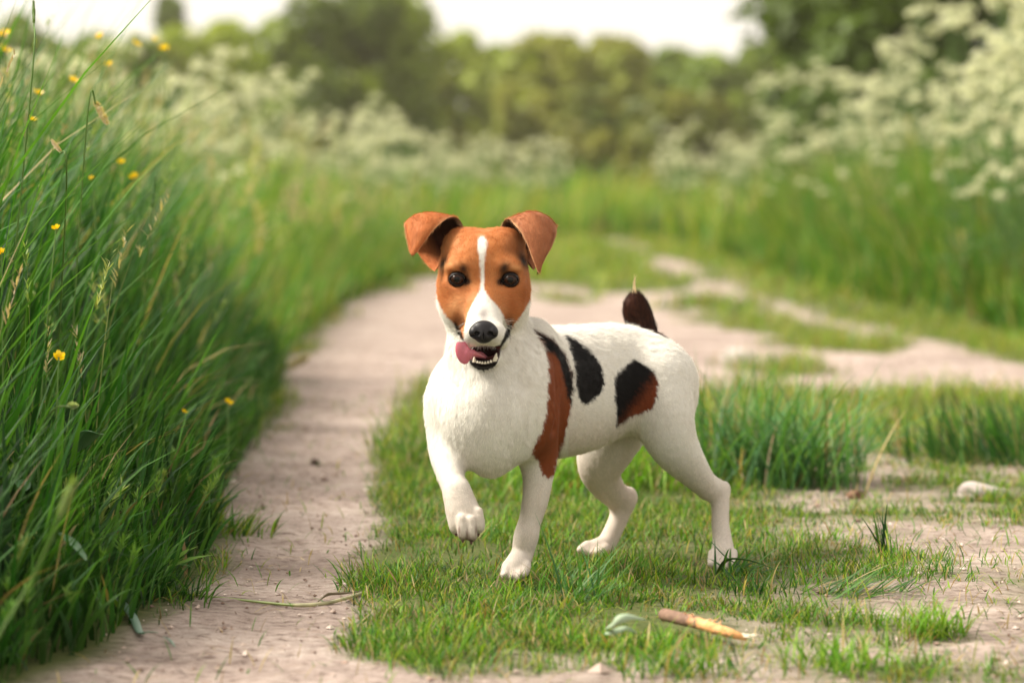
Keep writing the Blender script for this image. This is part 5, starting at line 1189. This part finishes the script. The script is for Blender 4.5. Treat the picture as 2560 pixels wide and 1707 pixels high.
# litter on the worn earth: twigs, crumbs and pebbles, past counting
x, y = scatter(40000, -.7, 1.1, 2.3, 5.5, lambda a, b_: dirt_amount(a, b_) * np.clip(.25 + .9 * (vnoise(a, b_, 41, 3, 4.0) > .05), 0, 1) * .34); k = inview(x, y); x, y = x[k], y[k]; m = len(x)
c = pick(m, np.array([(.10, .055, .040), (.16, .10, .07), (.07, .04, .03), (.26, .18, .12), (.46, .36, .22)]), .25); az = np.where(RS.uniform(0, 1, m) < .65, RS.normal(0, .3, m) + np.pi * (RS.uniform(0, 1, m) < .5), RS.uniform(0, 6.28, m)); b = Bag()
b.add(blades(np.stack([x, y, ground_z(x, y) + .0022], 1), RS.gamma(2, .0058, m) + .003, RS.uniform(.0008, .0022, m), az, RS.uniform(-.1, .25, m), c, c, 3, np.full(m, 1.45)))
tag(link("twigs", b.mesh("twigs", M_BITS)), "dark bits of twig and dry grass strewn on the earth", "twigs", kind="stuff")
x, y = scatter(36000, -.7, 1.2, 2.3, 8, lambda a, b_: dirt_amount(a, b_) * .35 * np.clip(3.2 / b_, 0, 1)); k = inview(x, y); x, y = x[k], y[k]; m = len(x)
oc = np.array([(1, 0, 0), (0, 1, 0), (-1, 0, 0), (0, -1, 0), (0, 0, 1), (0, 0, -1)], float); of = np.array([(0, 1, 4), (1, 2, 4), (2, 3, 4), (3, 0, 4), (1, 0, 5), (2, 1, 5), (3, 2, 5), (0, 3, 5)])
s_ = (RS.gamma(1.5, .00085, m) + .0005)[:, None, None]; v = (np.stack([x, y, ground_z(x, y) + .0015], 1)[:, None] + oc[None] * s_ * RS.uniform(.5, 1.3, (m, 6, 1)) * (1, 1, .7)).reshape(-1, 3); f = (np.arange(m)[:, None, None] * 6 + of[None]).reshape(-1, 3)
c = pick(m, np.array([(.46, .36, .31), (.30, .21, .17), (.17, .11, .09), (.56, .47, .42)]), .2)
tag(link("pebbles", raw_mesh("pebbles", v, f, M_BITS, smooth=False, colors=np.repeat(c, 6, 0))), "crumbs of earth and grit on the wheel tracks", "pebbles", kind="stuff")

# ---------------------------------------------------------------- buttercups
M_YEL = leaf_material("yellow_petal", trans=.3, rough=.25, spec=.6, var=.04)
def buttercup_meshes():
    b = Bag()
    for i in range(5):
        a_ = i * 2 * math.pi / 5; g = np.linspace(-1, 1, 5); t = np.linspace(0, 1, 6); A, T = np.meshgrid(g, t); w_ = .0062 * np.sin(np.clip(T * .86 + .10, 0, 1) * math.pi) ** .7 * A; r = .0015 + T * .0105; z = .0065 * T ** 1.6 + .0022 * A ** 2 * T
        v = np.stack([np.cos(a_) * r - np.sin(a_) * w_, np.sin(a_) * r + np.cos(a_) * w_, z], -1).reshape(-1, 3); f = np.array([(q * 5 + j, q * 5 + j + 1, (q + 1) * 5 + j + 1, (q + 1) * 5 + j) for q in range(5) for j in range(4)])
        b.add((v, f, np.tile((.88, .62, .012), (len(v), 1))))
    rs = np.random.default_rng(2)
    for i in range(26):
        a_, r = rs.uniform(0, 6.28), rs.uniform(0, .0032); vv, ff = tube((0, 0, 0), (math.cos(a_) * r, math.sin(a_) * r, .0042), .0002, .0005, 4); b.add((vv, ff, np.tile((.78, .42, .01), (len(vv), 1))))
    return b.mesh("flower", M_YEL)
FL = buttercup_meshes()
BC = [(147, 893, 2.95, 1.0, "sharp yellow buttercup low among the dark grass at the left edge", .8), (140, 572, 3.15, .8, "small yellow buttercup halfway up the left grass", .7), (302, 407, 4.2, 1.0, "upper of the two close yellow buttercups in the middle of the left meadow", .6),
      (335, 444, 4.2, 1.2, "lower, larger of the two close yellow buttercups in the middle of the left meadow", .6), (230, 448, 3.8, .7, "small buttercup left of the two close ones", .6), (570, 1007, 3.9, 1.0, "yellow buttercup beside the wheel track at the foot of the left bank", .5),
      (340, 112, 4.8, 1.3, "buttercup under the sky in front of the conifer, left one of the upper pair", .5), (410, 124, 4.9, 1.4, "largest blurred buttercup against the yellow-green tree", .5), (250, 92, 4.6, 1.1, "highest buttercup at the left against the low round bush", .5), (272, 163, 4.4, 1.0, "buttercup right below the upper group at the left", .5),
      (183, 203, 4.2, 1.1, "blurred buttercup left of the grass stalks at the upper left", .5), (95, 235, 4.0, 1.1, "blurred buttercup near the left edge under the sky", .5), (12, 88, 4.2, 1.4, "upper of two buttercups cut by the left edge", .5), (12, 128, 4.2, 1.4, "lower of two buttercups cut by the left edge", .5),
      (80, 300, 3.8, .9, "faint buttercup in the upper left grass below the edge pair", .5), (4, 632, 3.1, .8, "orange-yellow buttercup at the very left edge halfway down", .5), (385, 100, 5.2, 1.0, "buttercup just above the largest blurred one", .5), (460, 1030, 3.6, .7, "half-hidden buttercup in the grass near the wheel track", .5)]
for px, py, d, sc, lab, tl in BC:
    p = P(px, py, d); x0 = p[0] + rp.uniform(-.02, .02); y0 = d + rp.uniform(-.02, .03); z0 = gz(x0, y0)
    o = bpy.data.objects.new("buttercup", None); COL.objects.link(o); o.location = (x0, y0, z0); tag(o, lab, "flower", "buttercups in the left meadow")
    fl = link("flower", FL, o); fl.location = p - np.array((x0, y0, z0)); fl.scale = (sc * .54,) * 3; fl.rotation_euler = (tl + rp.uniform(-.2, .3), rp.uniform(-.3, .3), rp.uniform(0, 6.28))
    c_ = catmull([(0, 0, 0), (np.array(fl.location) * (.3, .3, .55)), np.array(fl.location)], 8); b = Bag()
    for q in range(7): vv, ff = tube(c_[q], c_[q + 1], .0009, .0008, 5); b.add((vv, ff, np.tile((.12, .22, .05), (len(vv), 1))))
    link("stem", b.mesh("stem", M_STEM), o)

# single stalks that stand out at the left
def foxtail(pts, L, R, colr, label, fuzzy=420, scol=(.13, .22, .06)):
    c_ = catmull(pts, 24); b = Bag()
    for q in range(23): vv, ff = tube(c_[q], c_[q + 1], .0011, .0010, 5); b.add((vv, ff, np.tile(scol, (len(vv), 1))))
    base = np.array(pts[0]); o = link("grass_stalk", None); o.location = base; tag(o, label, "grass stalk", "single grass stalks at the left"); b.v = [v_ - base for v_ in b.v]
    link("stem", b.mesh("stem", M_GRASS), o)
    tdir = c_[-1] - c_[-3]; tdir /= np.linalg.norm(tdir); t = RS.uniform(0, 1, fuzzy); r = R * np.sin(np.clip(t * .9 + .06, 0, 1) * math.pi) ** .5; a_ = RS.uniform(0, 6.28, fuzzy); n1 = np.cross(tdir, (0, 1, .1)); n1 /= np.linalg.norm(n1); n2 = np.cross(tdir, n1)
    p = c_[-1] + tdir * (t * L)[:, None] + (np.cos(a_)[:, None] * n1 + np.sin(a_)[:, None] * n2) * (r * .7)[:, None] - base; cc = np.tile(colr, (fuzzy, 1)) * RS.uniform(.8, 1.2, (fuzzy, 1))
    b2 = Bag(); b2.add(blades(p, np.full(fuzzy, R * 1.5), np.full(fuzzy, R * .45), a_, RS.uniform(0, .5, fuzzy), cc, cc * 1.1, 2, RS.uniform(.2, 1.2, fuzzy))); link("seed_head", b2.mesh("seed_head", M_GRASS), o)
foxtail([G(60, 1180), P(120, 1040, 2.85), P(178, 1018, 2.85)], .026, .0032, (.30, .36, .22), "grey-green foxtail bowed over sideways in the dark grass at the left")
foxtail([G(-40, 1400), P(75, 250, 3.2), P(85, 60, 3.25)], .05, .003, (.12, .20, .05), "tallest dark stalk crossing the sky near the left edge")
foxtail([G(150, 1350), P(215, 330, 3.3), P(240, 260, 3.32)], .06, .0032, (.45, .38, .24), "straw-coloured seed head left of the upper buttercups")
foxtail([G(330, 1250), P(372, 620, 3.7), P(380, 520, 3.7)], .06, .0035, (.07, .15, .04), "dark upright stalk standing clear of the left grass")
foxtail([G(120, 1300), P(165, 500, 3.1), P(150, 380, 3.1)], .06, .003, (.42, .34, .22), "pinkish seed head in the middle of the left grass")
foxtail([G(-200, 1900), P(60, 1480, 2.25), P(150, 1290, 2.2)], .045, .005, (.22, .30, .10), "out-of-focus pale seed head nearest the camera at the lower left")
foxtail([G(800, 960), P(690, 940, 6.3), P(720, 920, 6.3)], .05, .008, (.45, .40, .16), "yellowed stalk leaning out over the wheel track from the left bank")
# broad leaves in the near grass
for pts, W, lab in (([P(-30, 1240, 2.9), P(20, 1200, 2.86), P(60, 1225, 2.82)], .035, "broad bluish dock leaf at the left edge of the picture"), ([P(190, 1130, 3.0), P(225, 1090, 2.98), P(250, 1085, 2.96)], .022, "small broad leaf deep in the left grass"), ([P(150, 1330, 2.75), P(180, 1360, 2.72), P(215, 1400, 2.70)], .016, "narrow pale leaf among the low weeds at the lower left")):
    thing_mesh("dock_leaf", ribbon("d", pts, W, (.10, .22, .10), M_LEAFY, prof=lambda t: np.sin(np.clip(t, .03, .97) * math.pi) ** .7), M_LEAFY, lab, "leaf")
# ---------------------------------------------------------------- the evening air
def haze(density):
    N = Nodes("haze_air"); pv = N.n('VolumePrincipled'); pv.inputs['Color'].default_value = (1.0, .92, .72, 1); pv.inputs['Density'].default_value = density; pv.inputs['Anisotropy'].default_value = .3
    o = N.n('OutputMaterial'); N.l(pv.outputs[0], o.inputs['Volume'])
    x0, x1, y0, y1, z0, z1 = -310, 310, -65, 430, -1.2, 6.5
    v = [(x, y, z) for z in (z0, z1) for y in (y0, y1) for x in (x0, x1)]
    f = np.array([(0, 2, 3, 1), (4, 5, 7, 6), (0, 1, 5, 4), (2, 6, 7, 3), (0, 4, 6, 2), (1, 3, 7, 5)])
    return tag(link("haze", raw_mesh("haze", v, f, N.m, smooth=False)), "faint warm evening haze over the meadow", "haze", kind="stuff")
haze(.0010)
